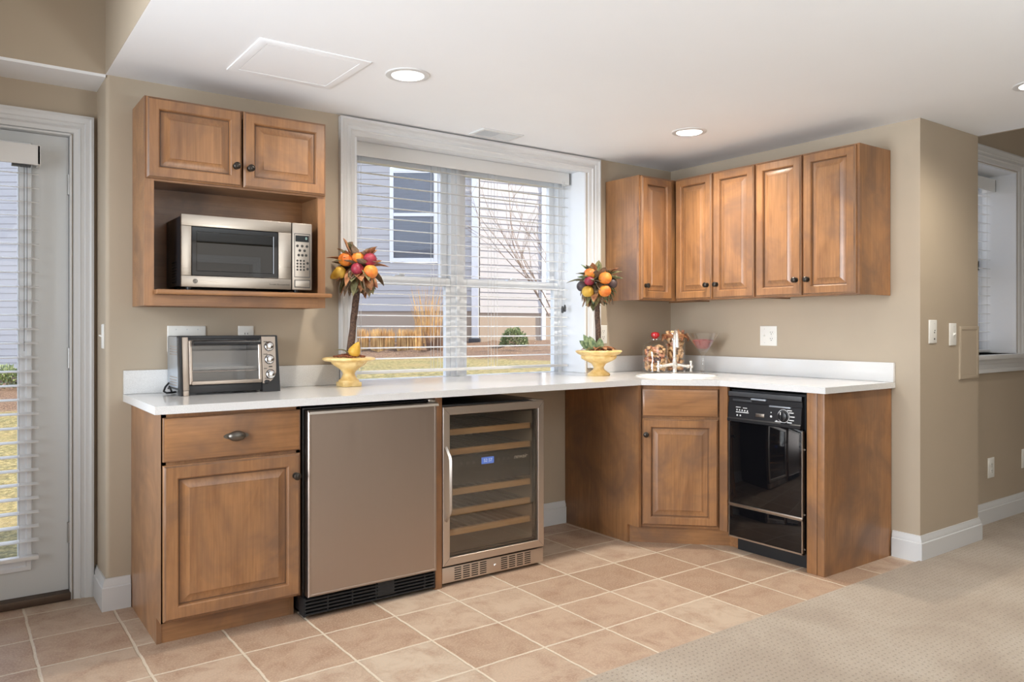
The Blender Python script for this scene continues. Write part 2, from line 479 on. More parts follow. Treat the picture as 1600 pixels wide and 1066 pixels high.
# ------------------------------------------------------------------ room shell
H = 2.274          # dropped ceiling
HH = 3.3          # higher ceiling either side
XL = -3.480        # wall corner by the door
YR = -1.6925       # end of the right-hand wall
XJ = 0.650         # end of the stub wall
YF = -1.555        # far wall beyond the stub
DW = 0.25          # door wall plane
WX0, WX1, WZ1 = -2.344, -0.773, 2.200   # window opening
WIN_Y = 0.25

struct('floor', MB().box(-5.2, 4.2, -7, 0.36, -0.06, 0.0), 'floor_tile')
carp = MB().box(-2.32, 4.2, -7, -1.695, 0.0, 0.012).box(0.0, 4.2, -1.6955, YF, 0.0, 0.012)
tag(struct('floor_carpet', carp, 'carpet'), 'beige patterned carpet beside the tiled floor')

lights_xy = [(-2.441, -0.748), (-0.735, -0.806), (-0.13, -2.265)]
holes = [circle(x, y, 0.068) for x, y in lights_xy]
cl = plate2d('ceiling', [(XL, 0.34), (XL, -7.0), (XJ, -7.0), (XJ, 0.34)], holes, H, H+0.05)
struct('ceiling', cl, 'ceiling_paint')
cz = MB().box(-5.2, XL+0.02, -7, 0.0, HH, HH+0.06).box(XJ, 4.2, -7, YF, HH, HH+0.06).box(XL+0.02, XJ, -7, 0.34, H+0.16, H+0.22)
struct('ceiling_upper', cz, 'ceiling_paint')
struct('ceiling_recess', MB().box(-5.2, XL, 0.0, DW, H-0.012, H), 'ceiling_paint')
struct('wall_soffit', MB().box(XL-0.0015, XL+0.02, -7, 0.0, H+0.0005, HH), 'wall_paint')
struct('wall_soffit_east', MB().box(XJ, XJ+0.02, -7, YF, H, HH), 'wall_paint')

# window wall, with a rounded outside corner at the door recess
wb = MB()
rc = 0.018
corner = [(XL+rc-rc*math.sin(a), rc-rc*math.cos(a)) for a in [PI/2*k/6 for k in range(7)]]
wb.prism(corner[::-1]+[(WX0, 0.0), (WX0, 0.34), (XL, 0.34)], 2, 0, H)
wb.box(WX1, 0.0, 0, 0.34, 0, H).box(WX0, WX1, 0, 0.34, WZ1, H).box(WX0, WX1, 0, 0.34, 0, 0.882)
struct('wall_back', wb, 'wall_paint')
struct('wall_back_upper', MB().box(-5.2, XL, 0.0, 0.25, H, HH), 'wall_paint')
DX0, DX1, DZ1 = -4.52, -3.583, 2.052
wd = MB().box(-5.2, DX0, DW, 0.36, 0, H-0.012).box(DX1, XL, DW, 0.36, 0, H-0.012).box(DX0, DX1, DW, 0.36, DZ1, H-0.012)
struct('wall_door', wd, 'wall_paint')
struct('wall_right', MB().box(0, 0.14, -1.55, 0.34, 0, H), 'wall_paint')
struct('wall_stub', MB().box(0, XJ, YR, -1.55, 0, H), 'wall_paint')
FX0, FX1, FZ0, FZ1 = 0.72, 1.524, 1.035, 2.197
wf = MB().box(0.14, FX0, YF+0.005, YF+0.28, 0, HH).box(FX1, 4.2, YF, YF+0.28, 0, HH).box(FX0, FX1, YF, YF+0.28, 0, FZ0).box(FX0, FX1, YF, YF+0.28, FZ1, HH)
struct('wall_far', wf, 'wall_paint')
struct('wall_left', MB().box(-5.35, -5.2, -7.15, 0.36, 0, HH), 'wall_paint')
struct('wall_east', MB().box(4.2, 4.35, -7.15, YF+0.3, 0, HH), 'wall_paint')
RX0, RX1, RZ1 = -2.6, -0.85, 2.02
wr = MB().box(-5.2, RX0, -7.15, -7, 0, HH).box(RX1, 4.2, -7.15, -7, 0, HH).box(RX0, RX1, -7.15, -7, RZ1, HH).box(RX0, RX1, -7.4, -7.15, 0, RZ1)
struct('wall_rear', wr, 'wall_paint')

# baseboards
def baseboard(name, pts, h=0.135, t=0.017):
    """moulded skirting that follows pts (2D), the room on the left of the direction of travel"""
    prof = [(0, 0), (t, 0), (t, h-0.038), (t-0.005, h-0.034), (t-0.005, h-0.020), (t-0.011, h-0.008), (t-0.011, h), (0, h)]
    P = [Vector((x, y)) for x, y in pts]; n = len(P)
    nor = []
    for i in range(n):
        a = (P[i]-P[i-1]).normalized() if i else None; b = (P[i+1]-P[i]).normalized() if i < n-1 else None
        na = Vector((-a.y, a.x)) if a else None; nb = Vector((-b.y, b.x)) if b else None
        if na is None: nor.append(nb)
        elif nb is None: nor.append(na)
        else:
            m = (na+nb); m = m/(m.dot(na)); nor.append(m)
    rs = [[(P[i].x+nor[i].x*o, P[i].y+nor[i].y*o, z) for o, z in prof] for i in range(n)]
    return struct(name, MB().rings(rs, True, True, True), 'white_trim')
baseboard('baseboard_left', [(-3.385, 0.0), (XL, 0.0), (XL, DW)])
baseboard('baseboard_back', [(-0.95, 0.0), (-2.20, 0.0)])
baseboard('baseboard_right', [(XJ, YF), (XJ, YR), (0.0, YR), (0.0, -1.552)])
baseboard('baseboard_far', [(4.2, YF), (XJ, YF)])

# window 1: moulded casing, deep white reveal, two sash units
def u_casing(mb, x0, x1, zb, z1, prof, y, closed=False, z0=None):
    rs = []
    for i, o in prof:
        if closed: rs.append([(x0+i, y-o, z0+i), (x0+i, y-o, z1-i), (x1-i, y-o, z1-i), (x1-i, y-o, z0+i)])
        else: rs.append([(x0+i, y-o, zb), (x0+i, y-o, z1-i), (x1-i, y-o, z1-i), (x1-i, y-o, zb)])
    return mb.rings(rs, closed)
def casing_prof(wd): return [(0, 0), (0, 0.030), (0.010, 0.032), (0.018, 0.026), (wd*0.40, 0.024), (wd*0.46, 0.019), (wd*0.58, 0.019), (wd*0.66, 0.023), (wd*0.74, 0.015), (wd-0.012, 0.013), (wd-0.004, 0.010), (wd, 0.0)]
wx = thing('window_1', 'deep white double window over the counter between the two topiaries', 'window', (-1.5585, 0.0, 0.915)); wx['kind'] = 'structure'
u_casing(MB(), -2.432, -0.676, 0.945, 2.264, casing_prof(0.088), -0.001).build('casing', 'white_trim', wx)
mb = MB()
mb.box(WX0, WX0+0.012, -0.0005, WIN_Y, 0.915, WZ1).box(WX1-0.012, WX1, -0.0005, WIN_Y, 0.915, WZ1).box(WX0, WX1, -0.0005, WIN_Y, WZ1-0.010, WZ1+0.001)
mb.build('reveal', 'white_vinyl', wx)
def sash_unit(x0, x1, par, z0=0.895, z1=WZ1-0.01, zm=1.468, zt=None):
    y = WIN_Y
    f = MB()
    f.box(x0, x0+0.035, y-0.03, y+0.05, z0, z1).box(x1-0.035, x1, y-0.03, y+0.05, z0, z1).box(x0, x1, y-0.03, y+0.05, z1-0.045, z1).box(x0, x1, y-0.03, y+0.05, z0, z0+0.006)
    f.build('frame', 'white_vinyl', par)
    a, b = x0+0.035, x1-0.035
    up = MB()
    s_ = 0.042
    up.box(a, a+s_, y+0.012, y+0.045, zm-0.02, z1-0.045, 0.003).box(b-s_, b, y+0.012, y+0.045, zm-0.02, z1-0.045, 0.003).box(a+s_, b-s_, y+0.012, y+0.045, z1-0.045-s_*0.8, z1-0.045, 0.003).box(a+s_, b-s_, y+0.012, y+0.045, zm-0.02, zm+0.028, 0.003)
    u = up.build('upper_sash', 'white_vinyl', par)
    MB().box(a+s_, b-s_, y+0.026, y+0.030, zm+0.028, z1-0.045-s_*0.8).build('pane', 'pane_glass', u, False)
    lo = MB()
    s2 = 0.03
    lo.box(a, a+s2, y-0.024, y+0.010, z0+0.006, zm+0.02, 0.003).box(b-s2, b, y-0.024, y+0.010, z0+0.006, zm+0.02, 0.003).box(a+s2, b-s2, y-0.024, y+0.010, zm-0.026, zm+0.02, 0.003).box(a+s2, b-s2, y-0.024, y+0.010, z0+0.006, z0+0.022, 0.002)
    l = lo.build('lower_sash', 'white_vinyl', par)
    MB().box(a+s2, b-s2, y-0.010, y-0.006, z0+0.022, zm-0.026).build('pane', 'pane_glass', l, False)
    k = MB(); c = (a+b)/2
    k.box(c-0.03, c+0.03, y-0.02, y+0.012, zm+0.02, zm+0.03, 0.003).box(c-0.006, c+0.03, y-0.03, y-0.008, zm+0.03, zm+0.038, 0.003)
    k.build('latch', 'white_vinyl', l)
sash_unit(WX0+0.012, -1.600, wx)
sash_unit(-1.585, WX1-0.012, wx)
MB().box(-1.604, -1.581, WIN_Y-0.045, WIN_Y+0.05, 0.915, WZ1-0.01, 0.003).build('mullion', 'white_vinyl', wx)

def blind(name, label, x0, x1, yc, ztop, zbot, vz0, vz1, pitch, depth=0.06, tilt=0.0, cords=(0.06, 0.34, 0.66, 0.94), loc=None, valy=None):
    t = thing(name, label, 'window blind', (0.5*(x0+x1), yc, zbot))
    X0, X1 = x0-0.5*(x0+x1), x1-0.5*(x0+x1)
    s = MB(); z = ztop; n = 0
    while z > zbot+0.03:
        d = 0.5*depth; 
        pts = [(-d, z-0.0016-tilt*d), (-d*0.5, z+0.0006-tilt*d*.5), (0, z+0.0014), (d*0.5, z+0.0006+tilt*d*.5), (d, z-0.0016+tilt*d), (d, z-0.0036+tilt*d), (0, z-0.0008), (-d, z-0.0036-tilt*d)]
        s.prism(pts, 0, X0, X1); z -= pitch; n += 1
    s.build('slats', 'blind_white', t, angle=60)
    MB().box(X0, X1, -0.5*depth, 0.5*depth, zbot, zbot+0.016, 0.003).build('bottom_rail', 'blind_white', t)
    v = MB().box(X0-0.004, X1+0.004, valy-yc, valy-yc+0.012, vz0, vz1, 0.003).box(X0-0.004, X0+0.008, valy-yc, 0.03, vz0, vz1, 0.002).box(X1-0.008, X1+0.004, valy-yc, 0.03, vz0, vz1, 0.002).box(X0, X1, -0.03, 0.03, vz0+0.03, vz1-0.003)
    v.build('valance', 'blind_white', t)
    c = MB()
    for k in cords:
        xx = X0+k*(X1-X0)
        for yy in (-0.5*depth+0.002, 0.5*depth-0.002):
            c.tube([(xx, yy, zbot+0.008), (xx, yy, vz0+0.04)], 0.0011, 5)
    c.build('ladder_cords', 'cord_white', t)
    return t, X0, X1
b1, bx0, bx1 = blind('window_blind', 'white open slatted blind in the deep window over the counter', -2.292, -0.800, 0.165, 2.094, 0.950, 2.113, 2.189, 0.0590, 0.036, 0.07, (0.02, 0.035, 0.335, 0.365, 0.60, 0.63, 0.97), valy=0.125)
for dx, zz in ((0.048, 1.30), (0.068, 1.292)):
    c = MB().tube([(bx1-dx, -0.045, 2.13), (bx1-dx, -0.045, zz+0.04)], 0.0012, 6).build('pull_cord', 'cord_white', b1)
    tag(MB().lathe([(0.003, 0), (0.008, 0.004), (0.0085, 0.03), (0.005, 0.042), (0.002, 0.046)], (bx1-dx, -0.045, zz), seg=12).build('tassel', 'dark_grey', c), 'grey cord tassel')

# window 2 on the far wall
w2 = thing('window_2', 'white cased window past the stub wall at the far side', 'window', (1.12, YF, FZ0)); w2['kind'] = 'structure'
def loc_(mb, t):
    return mb.xf(lambda p: (p.x-t.location.x, p.y-t.location.y, p.z))
# (window_1 was built in world x/y: move its parts under the empty)
for o in wx.children_recursive:
    o.data.transform(Matrix.Translation((1.5585, 0, 0)))
loc_(u_casing(MB(), FX0-0.095, FX1+0.097, FZ0-0.005, FZ1+0.094, casing_prof(0.09), YF-0.001), w2).build('casing', 'white_trim', w2)
loc_(MB().box(FX0, FX0+0.012, YF, YF+0.24, FZ0, FZ1).box(FX1-0.012, FX1, YF-0.0005, YF+0.24, FZ0, FZ1).box(FX0, FX1, YF, YF+0.24, FZ1-0.01, FZ1), w2).build('reveal', 'white_vinyl', w2)
sl = MB().box(FX0-0.12, FX1+0.12, YF-0.05, YF+0.24, FZ0-0.028, FZ0, 0.006)
sl.box(FX0-0.095, FX1+0.097, YF-0.03, YF, FZ0-0.055, FZ0-0.028, 0.004).box(FX0-0.095, FX1+0.097, YF-0.022, YF, FZ0-0.083, FZ0-0.055, 0.004).box(FX0-0.095, FX1+0.097, YF-0.026, YF, FZ0-0.110, FZ0-0.083, 0.004)
loc_(sl, w2).build('sill', 'white_trim', w2)
fr = MB().box(FX0, FX0+0.035, YF+0.22, YF+0.27, FZ0, FZ1).box(FX1-0.035, FX1, YF+0.22, YF+0.27, FZ0, FZ1).box(FX0, FX1, YF+0.22, YF+0.27, FZ1-0.035, FZ1).box(FX0, FX1, YF+0.22, YF+0.27, FZ0, FZ0+0.035).box(FX0, FX1, YF+0.22, YF+0.27, 1.58, 1.64)
loc_(fr, w2).build('frame', 'white_vinyl', w2)
loc_(MB().box(FX0+0.035, FX1-0.035, YF+0.243, YF+0.247, FZ0+0.035, FZ1-0.035), w2).build('pane', 'pane_glass', w2, False)
blind('window_blind', 'white slatted blind in the far window past the stub wall', FX0+0.02, FX1-0.02, YF+0.165, 2.06, FZ0+0.005, 2.085, 2.165, 0.059, 0.036, 0.08, valy=YF+0.115)

# door 1: glazed door in the recess
d1 = thing('door_1', 'white glazed door with an inset blind at the left edge', 'door', (-4.05, DW, 0.0)); d1['kind'] = 'structure'
def D(mb): return mb.xf(lambda p: (p.x+4.05, p.y-DW, p.z))
DL0, DL1 = -4.512, -3.588
GX0, GX1, GZ0, GZ1 = -4.322, -3.778, 0.20, 1.95
leaf_ = MB()
yo, yi = DW+0.030, DW+0.074
leaf_.box(DL0, GX0, yo, yi, 0.036, 2.046).box(GX1, DL1, yo, yi, 0.036, 2.046).box(GX0, GX1, yo, yi, 0.036, GZ0).box(GX0, GX1, yo, yi, GZ1, 2.046)
D(leaf_).build('leaf', 'door_paint', d1)
u_ = MB(); pr = [(0, 0), (0.004, 0.014), (0.02, 0.016), (0.026, 0.010), (0.040, 0.010), (0.050, 0.004), (0.052, -0.02)]
u_casing(u_, GX0-0.052, GX1+0.052, 0, GZ1+0.052, pr, yo, True, GZ0-0.052)
D(u_).build('lite_frame', 'white_vinyl', d1)
D(MB().box(GX0, GX1, yo+0.02, yo+0.024, GZ0, GZ1)).build('pane', 'pane_glass', d1, False)
D(u_casing(MB(), -4.605, -3.495, 0.0, 2.137, casing_prof(0.080), DW-0.001)).build('casing', 'white_trim', d1)
D(MB().box(DX0, DX0+0.006, DW-0.005, DW+0.10, 0, DZ1).box(DX1-0.003, DX1+0.004, DW-0.010, DW+0.10, 0, DZ1).box(DX0, DX1, DW-0.010, DW+0.1, DZ1-0.004, DZ1+0.004)).build('jamb', 'white_trim', d1)
tag(D(MB().box(DX0, DX1, DW-0.02, DW+0.11, 0.0, 0.034, 0.005)).build('threshold', 'threshold_bronze', d1), 'bronze threshold')
for zz in (1.79, 1.02, 0.245):
    h = MB().lathe([(0.007, 0), (0.007, 0.09)], (-3.586, DW+0.022, zz), seg=12).box(-3.594, -3.578, DW+0.026, DW+0.030, zz, zz+0.09)
    for q in (0.0, 0.03, 0.06, 0.088): h.lathe([(0.0078, 0), (0.0078, 0.002)], (-3.586, DW+0.022, zz+q), seg=12)
    tag(D(h).build('hinge', 'hinge_steel', d1), 'steel hinge')
bd, dx0, dx1 = blind('door_blind', 'white slatted blind hanging on the glazed door', -4.41, -3.705, DW-0.012, 1.862, 0.205, 1.893, 1.978, 0.0605, 0.040, 0.14, (0.1, 0.5, 0.9), valy=DW-0.062)
for dx, zz in ((0.045, 1.20), (0.055, 1.10)): tag(MB().tube([(dx1-dx, -0.04, 1.92), (dx1-dx, -0.04, zz)], 0.0012, 6).build('pull_cord', 'dark_grey', bd), 'grey pull cord')
tag(MB().box(dx1-0.10, dx1-0.03, -0.035, 0.0, 1.886, 1.896, 0.002).build('headrail_clip', 'dark_grey', bd), 'grey headrail clip')

# door 2: cased opening in the rear wall behind the camera (it shows in the microwave glass)
d2 = thing('door_2', 'white cased doorway in the wall behind the camera', 'door', (-1.725, -7.0, 0.0)); d2['kind'] = 'structure'
o = u_casing(MB(), RX0-0.09, RX1+0.09, 0, RZ1+0.09, casing_prof(0.092), 0).xf(lambda p: (-(p.x+1.725), -p.y, p.z)).build('casing', 'white_trim', d2)

# ceiling fittings
for i, (x, y) in enumerate(lights_xy):
    lab = ['round recessed white ceiling light between the hatch and the window', 'round recessed ceiling light in front of the wall cabinets', 'recessed ceiling light cut off by the right edge of the picture'][i]
    t = thing('ceiling_light', lab, 'ceiling light', (x, y, H), 0, 'recessed ceiling lights')
    MB().lathe([(0.066, H+0.002), (0.068, H-0.004), (0.074, H-0.006), (0.092, H-0.004), (0.095, H-0.0005), (0.095, H+0.0)], seg=40, cap=False).build('trim_ring', 'white_trim', t)
    MB().lathe([(0.067, H-0.003), (0.062, H+0.012), (0.052, H+0.034), (0.050, H+0.036), (0.045, H+0.036)], seg=40, cap=False).build('baffle', 'lamp_baffle', t)
    MB().lathe([(0.0005, H+0.028), (0.03, H+0.030), (0.050, H+0.036), (0.050, H+0.048)], seg=40).build('lens', 'lamp_lens', t)
    ld = bpy.data.lights.new('downlight', 'AREA'); ld.shape = 'DISK'; ld.size = 0.085; ld.energy = [9, 15, 10][i]; ld.color = (1.0, 0.92, 0.80); ld.spread = R(150)
    lo_ = bpy.data.objects.new('downlight', ld); COL.objects.link(lo_); lo_.location = (x, y, H+0.024)
t = thing('ceiling_hatch', 'flat white access panel in the ceiling above the microwave cabinet', 'access panel', (-2.86, -0.59, H-0.022))
hx, hy = 0.225, 0.215
rs = [[(-hx+i, -hy+i, z), (hx-i, -hy+i, z), (hx-i, hy-i, z), (-hx+i, hy-i, z)] for i, z in ((0, H), (0, H-0.004), (0.004, H-0.0055), (0.036, H-0.005), (0.037, H-0.003), (0.04, H-0.003))]
MB().rings(rs).build('frame', 'ceiling_paint', t)
MB().box(-hx+0.04, hx-0.04, -hy+0.04, hy-0.04, H-0.0045, H-0.001).build('panel', 'ceiling_paint', t)
t = thing('ceiling_vent', 'small white air register in the ceiling above the window', 'vent', (-1.563, -0.145, H-0.012))
v = MB(); rs = [[(-0.135+i, -0.075+i, z), (0.135-i, -0.075+i, z), (0.135-i, 0.075-i, z), (-0.135+i, 0.075-i, z)] for i, z in ((0, H), (0, H-0.006), (0.004, H-0.009), (0.022, H-0.008), (0.024, H-0.002))]
v.rings(rs).box(-0.004, 0.004, -0.055, 0.055, H-0.008, H-0.002).build('frame', 'white_trim', t)
tag(MB().box(-0.112, 0.112, -0.052, 0.052, H-0.002, H-0.0005).build('backing', 'dark_grey', t), 'dark duct behind the louvers')
v = MB()
for sx in (-1, 1):
    for k in range(11):
        xx = sx*(0.010+k*0.0096)
        v.prism([(xx-0.0035, H-0.002), (xx+0.0025*sx, H-0.008), (xx+0.0025*sx+0.0012, H-0.008), (xx-0.0023, H-0.002)], 1, -0.052, 0.052)
v.build('louvers', 'white_trim', t)

# ------------------------------------------------------------------ cabinets
def last4(m):
    m.bm.verts.ensure_lookup_table(); return [m.bm.verts[i] for i in range(len(m.bm.verts)-4, len(m.bm.verts))]
def panel_door(w_, h_, t_=0.020, stile=0.055, flat=False, slope=0.030):
    """raised-panel door, front towards -y, lower left corner at 0,0"""
    m = MB().mat('W')
    if flat: prof = [(0, 0), (0, t_-0.006), (0.004, t_-0.003), (0.014, t_)]
    else: prof = [(0, 0), (0, t_-0.007), (0.003, t_-0.004), (0.009, t_), (stile-0.006, t_), (stile-0.002, t_-0.003), (stile+0.001, t_-0.015), (stile+0.005, t_-0.015), (stile+0.005+slope, t_-0.003), (stile+0.0065+slope, t_-0.0005), (stile+0.009+slope, t_-0.0005)]
    rs = [[(i, -d, i), (w_-i, -d, i), (w_-i, -d, h_-i), (i, -d, h_-i)] for i, d in prof]
    mats = [None]*(len(prof)-1)
    if flat: mats = [None, 'E', 'W']
    else: mats[2] = 'E'; mats[3] = 'W'; mats[6] = 'G'; mats[7] = 'W'
    m.rings(rs, True, True, False, mats)
    m.mat('W'); m._f(last4(m)); return m
def put(m, x, y, z): return m.xf(lambda p: (p.x+x, p.y+y, p.z+z))
def add_door(par, x, z, w_, h_, yfront, name='door', grain=2, flat=False, knob=None, stile=0.055):
    m = put(panel_door(w_, h_, stile=stile, flat=flat), x, yfront, z)
    m.mats = [{'W': 'wood_upright' if grain == 2 else 'wood_level', 'G': 'glaze', 'E': 'wood_edge'}[k] for k in m.mats]
    d = m.build(name, None, par, angle=25)
    if knob:
        k = MB().lathe([(0.0135, 0.0), (0.0135, 0.002), (0.006, 0.004), (0.0055, 0.012), (0.011, 0.016), (0.0155, 0.021), (0.0150, 0.026), (0.010, 0.030), (0.003, 0.0315)], (knob[0], yfront-0.020, knob[1]), 'Y', 20)
        tag(k.build('knob', 'bronze', d), 'dark bronze knob')
    return d

# base cabinet by the door
t = thing('base_cabinet', 'wooden base cabinet with one drawer and one door under the toaster oven', 'cabinet', (-3.382, 0, 0))
W_ = 0.532; FY = -0.585
m = MB().prism([(-0.004, 0.0), (-0.004, 0.883), (FY, 0.883), (FY, 0.100), (-0.508, 0.100), (-0.508, 0.0)], 0, 0.0, 0.018)
m.prism([(-0.004, 0.0), (-0.004, 0.883), (FY, 0.883), (FY, 0.100), (-0.508, 0.100), (-0.508, 0.0)], 0, W_-0.018, W_)
m.box(0.018, W_-0.018, -0.016, -0.004, 0.10, 0.883).box(0.018, W_-0.018, FY+0.02, -0.016, 0.10, 0.118)
m.build('carcass', 'wood_upright', t)
m = MB().box(0.0005, 0.030, FY, FY+0.019, 0.1005, 0.8825).box(W_-0.030, W_-0.0005, FY, FY+0.019, 0.1005, 0.8825).box(0.030, W_-0.030, FY, FY+0.019, 0.850, 0.8825).box(0.030, W_-0.030, FY, FY+0.019, 0.680, 0.715).box(0.030, W_-0.030, FY, FY+0.019, 0.1005, 0.125)
m.build('face_frame', 'wood_upright', t)
MB().box(0.018, W_-0.018, -0.506, -0.490, 0.0, 0.10).build('toe_kick', 'wood_level', t)
dr = add_door(t, 0.005, 0.701, 0.521, 0.164, FY, 'drawer', 0, True)
k = MB()
px, pz, py = 0.268, 0.780, FY-0.020
k.prism([(px+0.048*math.cos(a), pz+0.014*math.sin(a)) for a in [2*PI*j/24 for j in range(24)]], 1, py, py-0.003)
k.ball((px, py-0.010, pz), 1, (0.034, 0.018, 0.020), 20, 12)
tag(k.build('pull', 'pewter', dr), 'oval pewter pull')
add_door(t, 0.005, 0.108, 0.521, 0.580, FY, knob=(0.505, 0.598))

# beverage fridge
t = thing('beverage_fridge', 'stainless steel undercounter fridge with black vent grille beside the drawer cabinet', 'fridge', (-2.842, 0, 0))
m = MB().box(0.004, 0.612, -0.575, -0.02, 0.02, 0.868, 0.004); m.build('cabinet_body', 'black_plastic', t)
dprof = [(0, 0), (0, 0.038), (0.004, 0.042), (0.010, 0.042), (0.012, 0.0405)]
m = MB(); x0, x1, z0, z1 = 0.012, 0.618, 0.094, 0.862
m.rings([[(x0+i, -0.580-d, z0+i), (x1-i, -0.580-d, z0+i), (x1-i, -0.580-d, z1-i), (x0+i, -0.580-d, z1-i)] for i, d in dprof], True, True, True)
dd = m.build('door', 'steel_brushed_upright', t)
m = MB().prism([(-0.578, 0.862), (-0.622, 0.862), (-0.636, 0.856), (-0.640, 0.846), (-0.634, 0.846), (-0.630, 0.852), (-0.620, 0.856), (-0.620, 0.8595), (-0.578, 0.8595)], 0, 0.012, 0.618)
m.build('handle_lip', 'steel_light', dd)
m = MB().box(0.004, 0.616, -0.560, -0.54, 0.012, 0.088)
for k in range(5): m.box(0.004, 0.616, -0.610, -0.56, 0.018+k*0.0145, 0.025+k*0.0145, 0.001, 1)
for xx in (0.10, 0.21, 0.32, 0.56): m.box(xx, xx+0.006, -0.607, -0.56, 0.016, 0.086)
m.box(0.0, 0.008, -0.605, -0.55, 0.012, 0.088).box(0.612, 0.618, -0.605, -0.55, 0.012, 0.088).box(0.33, 0.41, -0.609, -0.56, 0.03, 0.09)
m.build('vent_grille', 'black_matte', t)
tag(MB().box(0.575, 0.612, -0.62, -0.56, 0.864, 0.874, 0.002).build('top_hinge', 'chrome', t), 'chrome hinge')
MB().box(0.02, 0.60, -0.50, -0.06, 0.0, 0.02).build('feet_rail', 'black_matte', t)

# filler panel
t = MB().box(-2.219, -2.184, -0.600, -0.02, 0.0, 0.8825, 0.0015).build('filler_panel', 'wood_upright')
tag(t, 'narrow upright wooden panel between the two steel fridges', 'panel')

# wine fridge
t = thing('wine_fridge', 'wine fridge with a glass door and wooden shelves under the counter', 'wine fridge', (-2.178, 0, 0))
FWd = 0.592
m = MB().box(0.004, 0.022, -0.556, -0.03, 0.10, 0.836).box(FWd-0.022, FWd-0.004, -0.556, -0.03, 0.10, 0.836).box(0.004, FWd-0.004, -0.556, -0.03, 0.815, 0.838, 0.003).box(0.004, FWd-0.004, -0.556, -0.03, 0.02, 0.105).box(0.022, FWd-0.022, -0.05, -0.03, 0.105, 0.815)
m.build('cabinet_body', 'black_plastic', t)
MB().box(0.0225, 0.026, -0.552, -0.052, 0.107, 0.813).box(FWd-0.026, FWd-0.0225, -0.552, -0.052, 0.107, 0.813).box(0.026, FWd-0.026, -0.056, -0.052, 0.107, 0.813).box(0.026, FWd-0.026, -0.552, -0.056, 0.106, 0.110).box(0.026, FWd-0.026, -0.552, -0.056, 0.810, 0.814).build('liner', 'liner', t)
y0 = -0.558
def ring_frame(x0, x1, z0, z1, wd, y, th):
    m = MB()
    m.rings([[(x0+i, y-d, z0+i), (x1-i, y-d, z0+i), (x1-i, y-d, z1-i), (x0+i, y-d, z1-i)] for i, d in ((wd, 0), (0, 0), (0, th-0.003), (0.003, th), (wd-0.002, th), (wd, th-0.002), (wd, 0))])
    return m
df = ring_frame(0.0, FWd, 0.096, 0.832, 0.037, y0, 0.042).build('door_frame', 'steel_brushed', t)
for (xa, za), (xb, zb) in (((0, 0.832), (0.037, 0.795)), ((FWd, 0.832), (FWd-0.037, 0.795)), ((0, 0.096), (0.037, 0.133)), ((FWd, 0.096), (FWd-0.037, 0.133))):
    dx, dz = (xb-xa), (zb-za)
    MB().prism([(xa+dx*.08, za+dz*.08), (xa+dx*.96, za+dz*.96), (xa+dx*.96+0.0012, za+dz*.96), (xa+dx*.08+0.0012, za+dz*.08)], 1, y0-0.0424, y0-0.041).build('mitre_joint', 'dark_grey', df)
MB().box(0.037, FWd-0.037, y0-0.030, y0-0.024, 0.133, 0.795).build('door_pane', 'smoked_glass', df, False)
ring_frame(0.037, FWd-0.037, 0.133, 0.795, 0.010, y0-0.002, 0.020).build('gasket', 'black_plastic', df)
m = MB().tube([(0.018, y0-0.040, 0.648), (0.019, y0-0.074, 0.606), (0.019, y0-0.080, 0.590), (0.019, y0-0.080, 0.366), (0.019, y0-0.074, 0.350), (0.018, y0-0.040, 0.306)], 0.0085, 4)
tag(m.build('handle', 'steel_light', df, angle=20), 'bowed steel handle')
for k, (za, zb) in enumerate(((0.692, 0.720), (0.599, 0.627), (0.408, 0.437), (0.312, 0.341), (0.219, 0.247))):
    s = MB()
    for j in range(11):
        xx = 0.05+j*0.0475; s.box(xx, xx+0.016, -0.54, -0.08, za+0.008, zb-0.006)
    s.box(0.028, FWd-0.028, -0.11, -0.09, za+0.004, zb-0.004)
    sh = s.build('wire_shelf', 'rack_wire', t)
    MB().box(0.030, FWd-0.052, y0+0.004, y0+0.026, za, zb, 0.002).build('shelf_front', 'oak_strip', sh)
cp = MB().box(0.024, FWd-0.05, y0+0.006, y0+0.05, 0.455, 0.587, 0.004).build('control_panel', 'black_plastic', t)
sb = MB().box(0.244, 0.316, y0+0.0035, y0+0.008, 0.539, 0.571, 0.001).build('blue_display', 'screen_blue', cp)
text('52 57', 'display_digits', 'screen_digit', cp, (0.280, y0+0.003, 0.555), 0.022)
text('newair', 'lettering', 'ink_white', cp, (0.478, y0+0.005, 0.556), 0.030, shear=0.3)
for k, xx in enumerate((0.13, 0.165, 0.20, 0.345, 0.375, 0.405)): MB().lathe([(0.008, 0), (0.008, 0.0015)], (xx, y0+0.006, 0.553), 'Y', 16).build('touch_button', 'dark_grey', cp)
m = ring_frame(0.0, FWd, 0.016, 0.088, 0.002, y0-0.002, 0.030)
m = MB().mat('S').box(0.0, FWd, y0-0.034, y0, 0.016, 0.088, 0.002)
m.mat('B')
for g0 in (0.066, 0.332):
    for cix in range(4):
        for rix in range(6):
            xx = g0+cix*0.0475; zz = 0.0245+rix*0.0102
            m.box(xx, xx+0.037, y0-0.0346, y0-0.0325, zz, zz+0.0048)
m.mats = ['steel_brushed', 'black_matte']
g = m.build('vent_grille', None, t)
tag(MB().lathe([(0.0075, 0), (0.0075, 0.003), (0.006, 0.005), (0.003, 0.005)], (0.296, y0-0.034, 0.052), 'Y', 18).build('lock', 'chrome', g), 'chrome key lock')
MB().box(0.01, FWd-0.01, y0+0.005, -0.05, 0.0, 0.02).build('plinth', 'black_matte', t)
MB().box(0.52, FWd-0.004, y0-0.036, y0+0.02, 0.833, 0.839, 0.002).build('top_hinge', 'chrome', t)

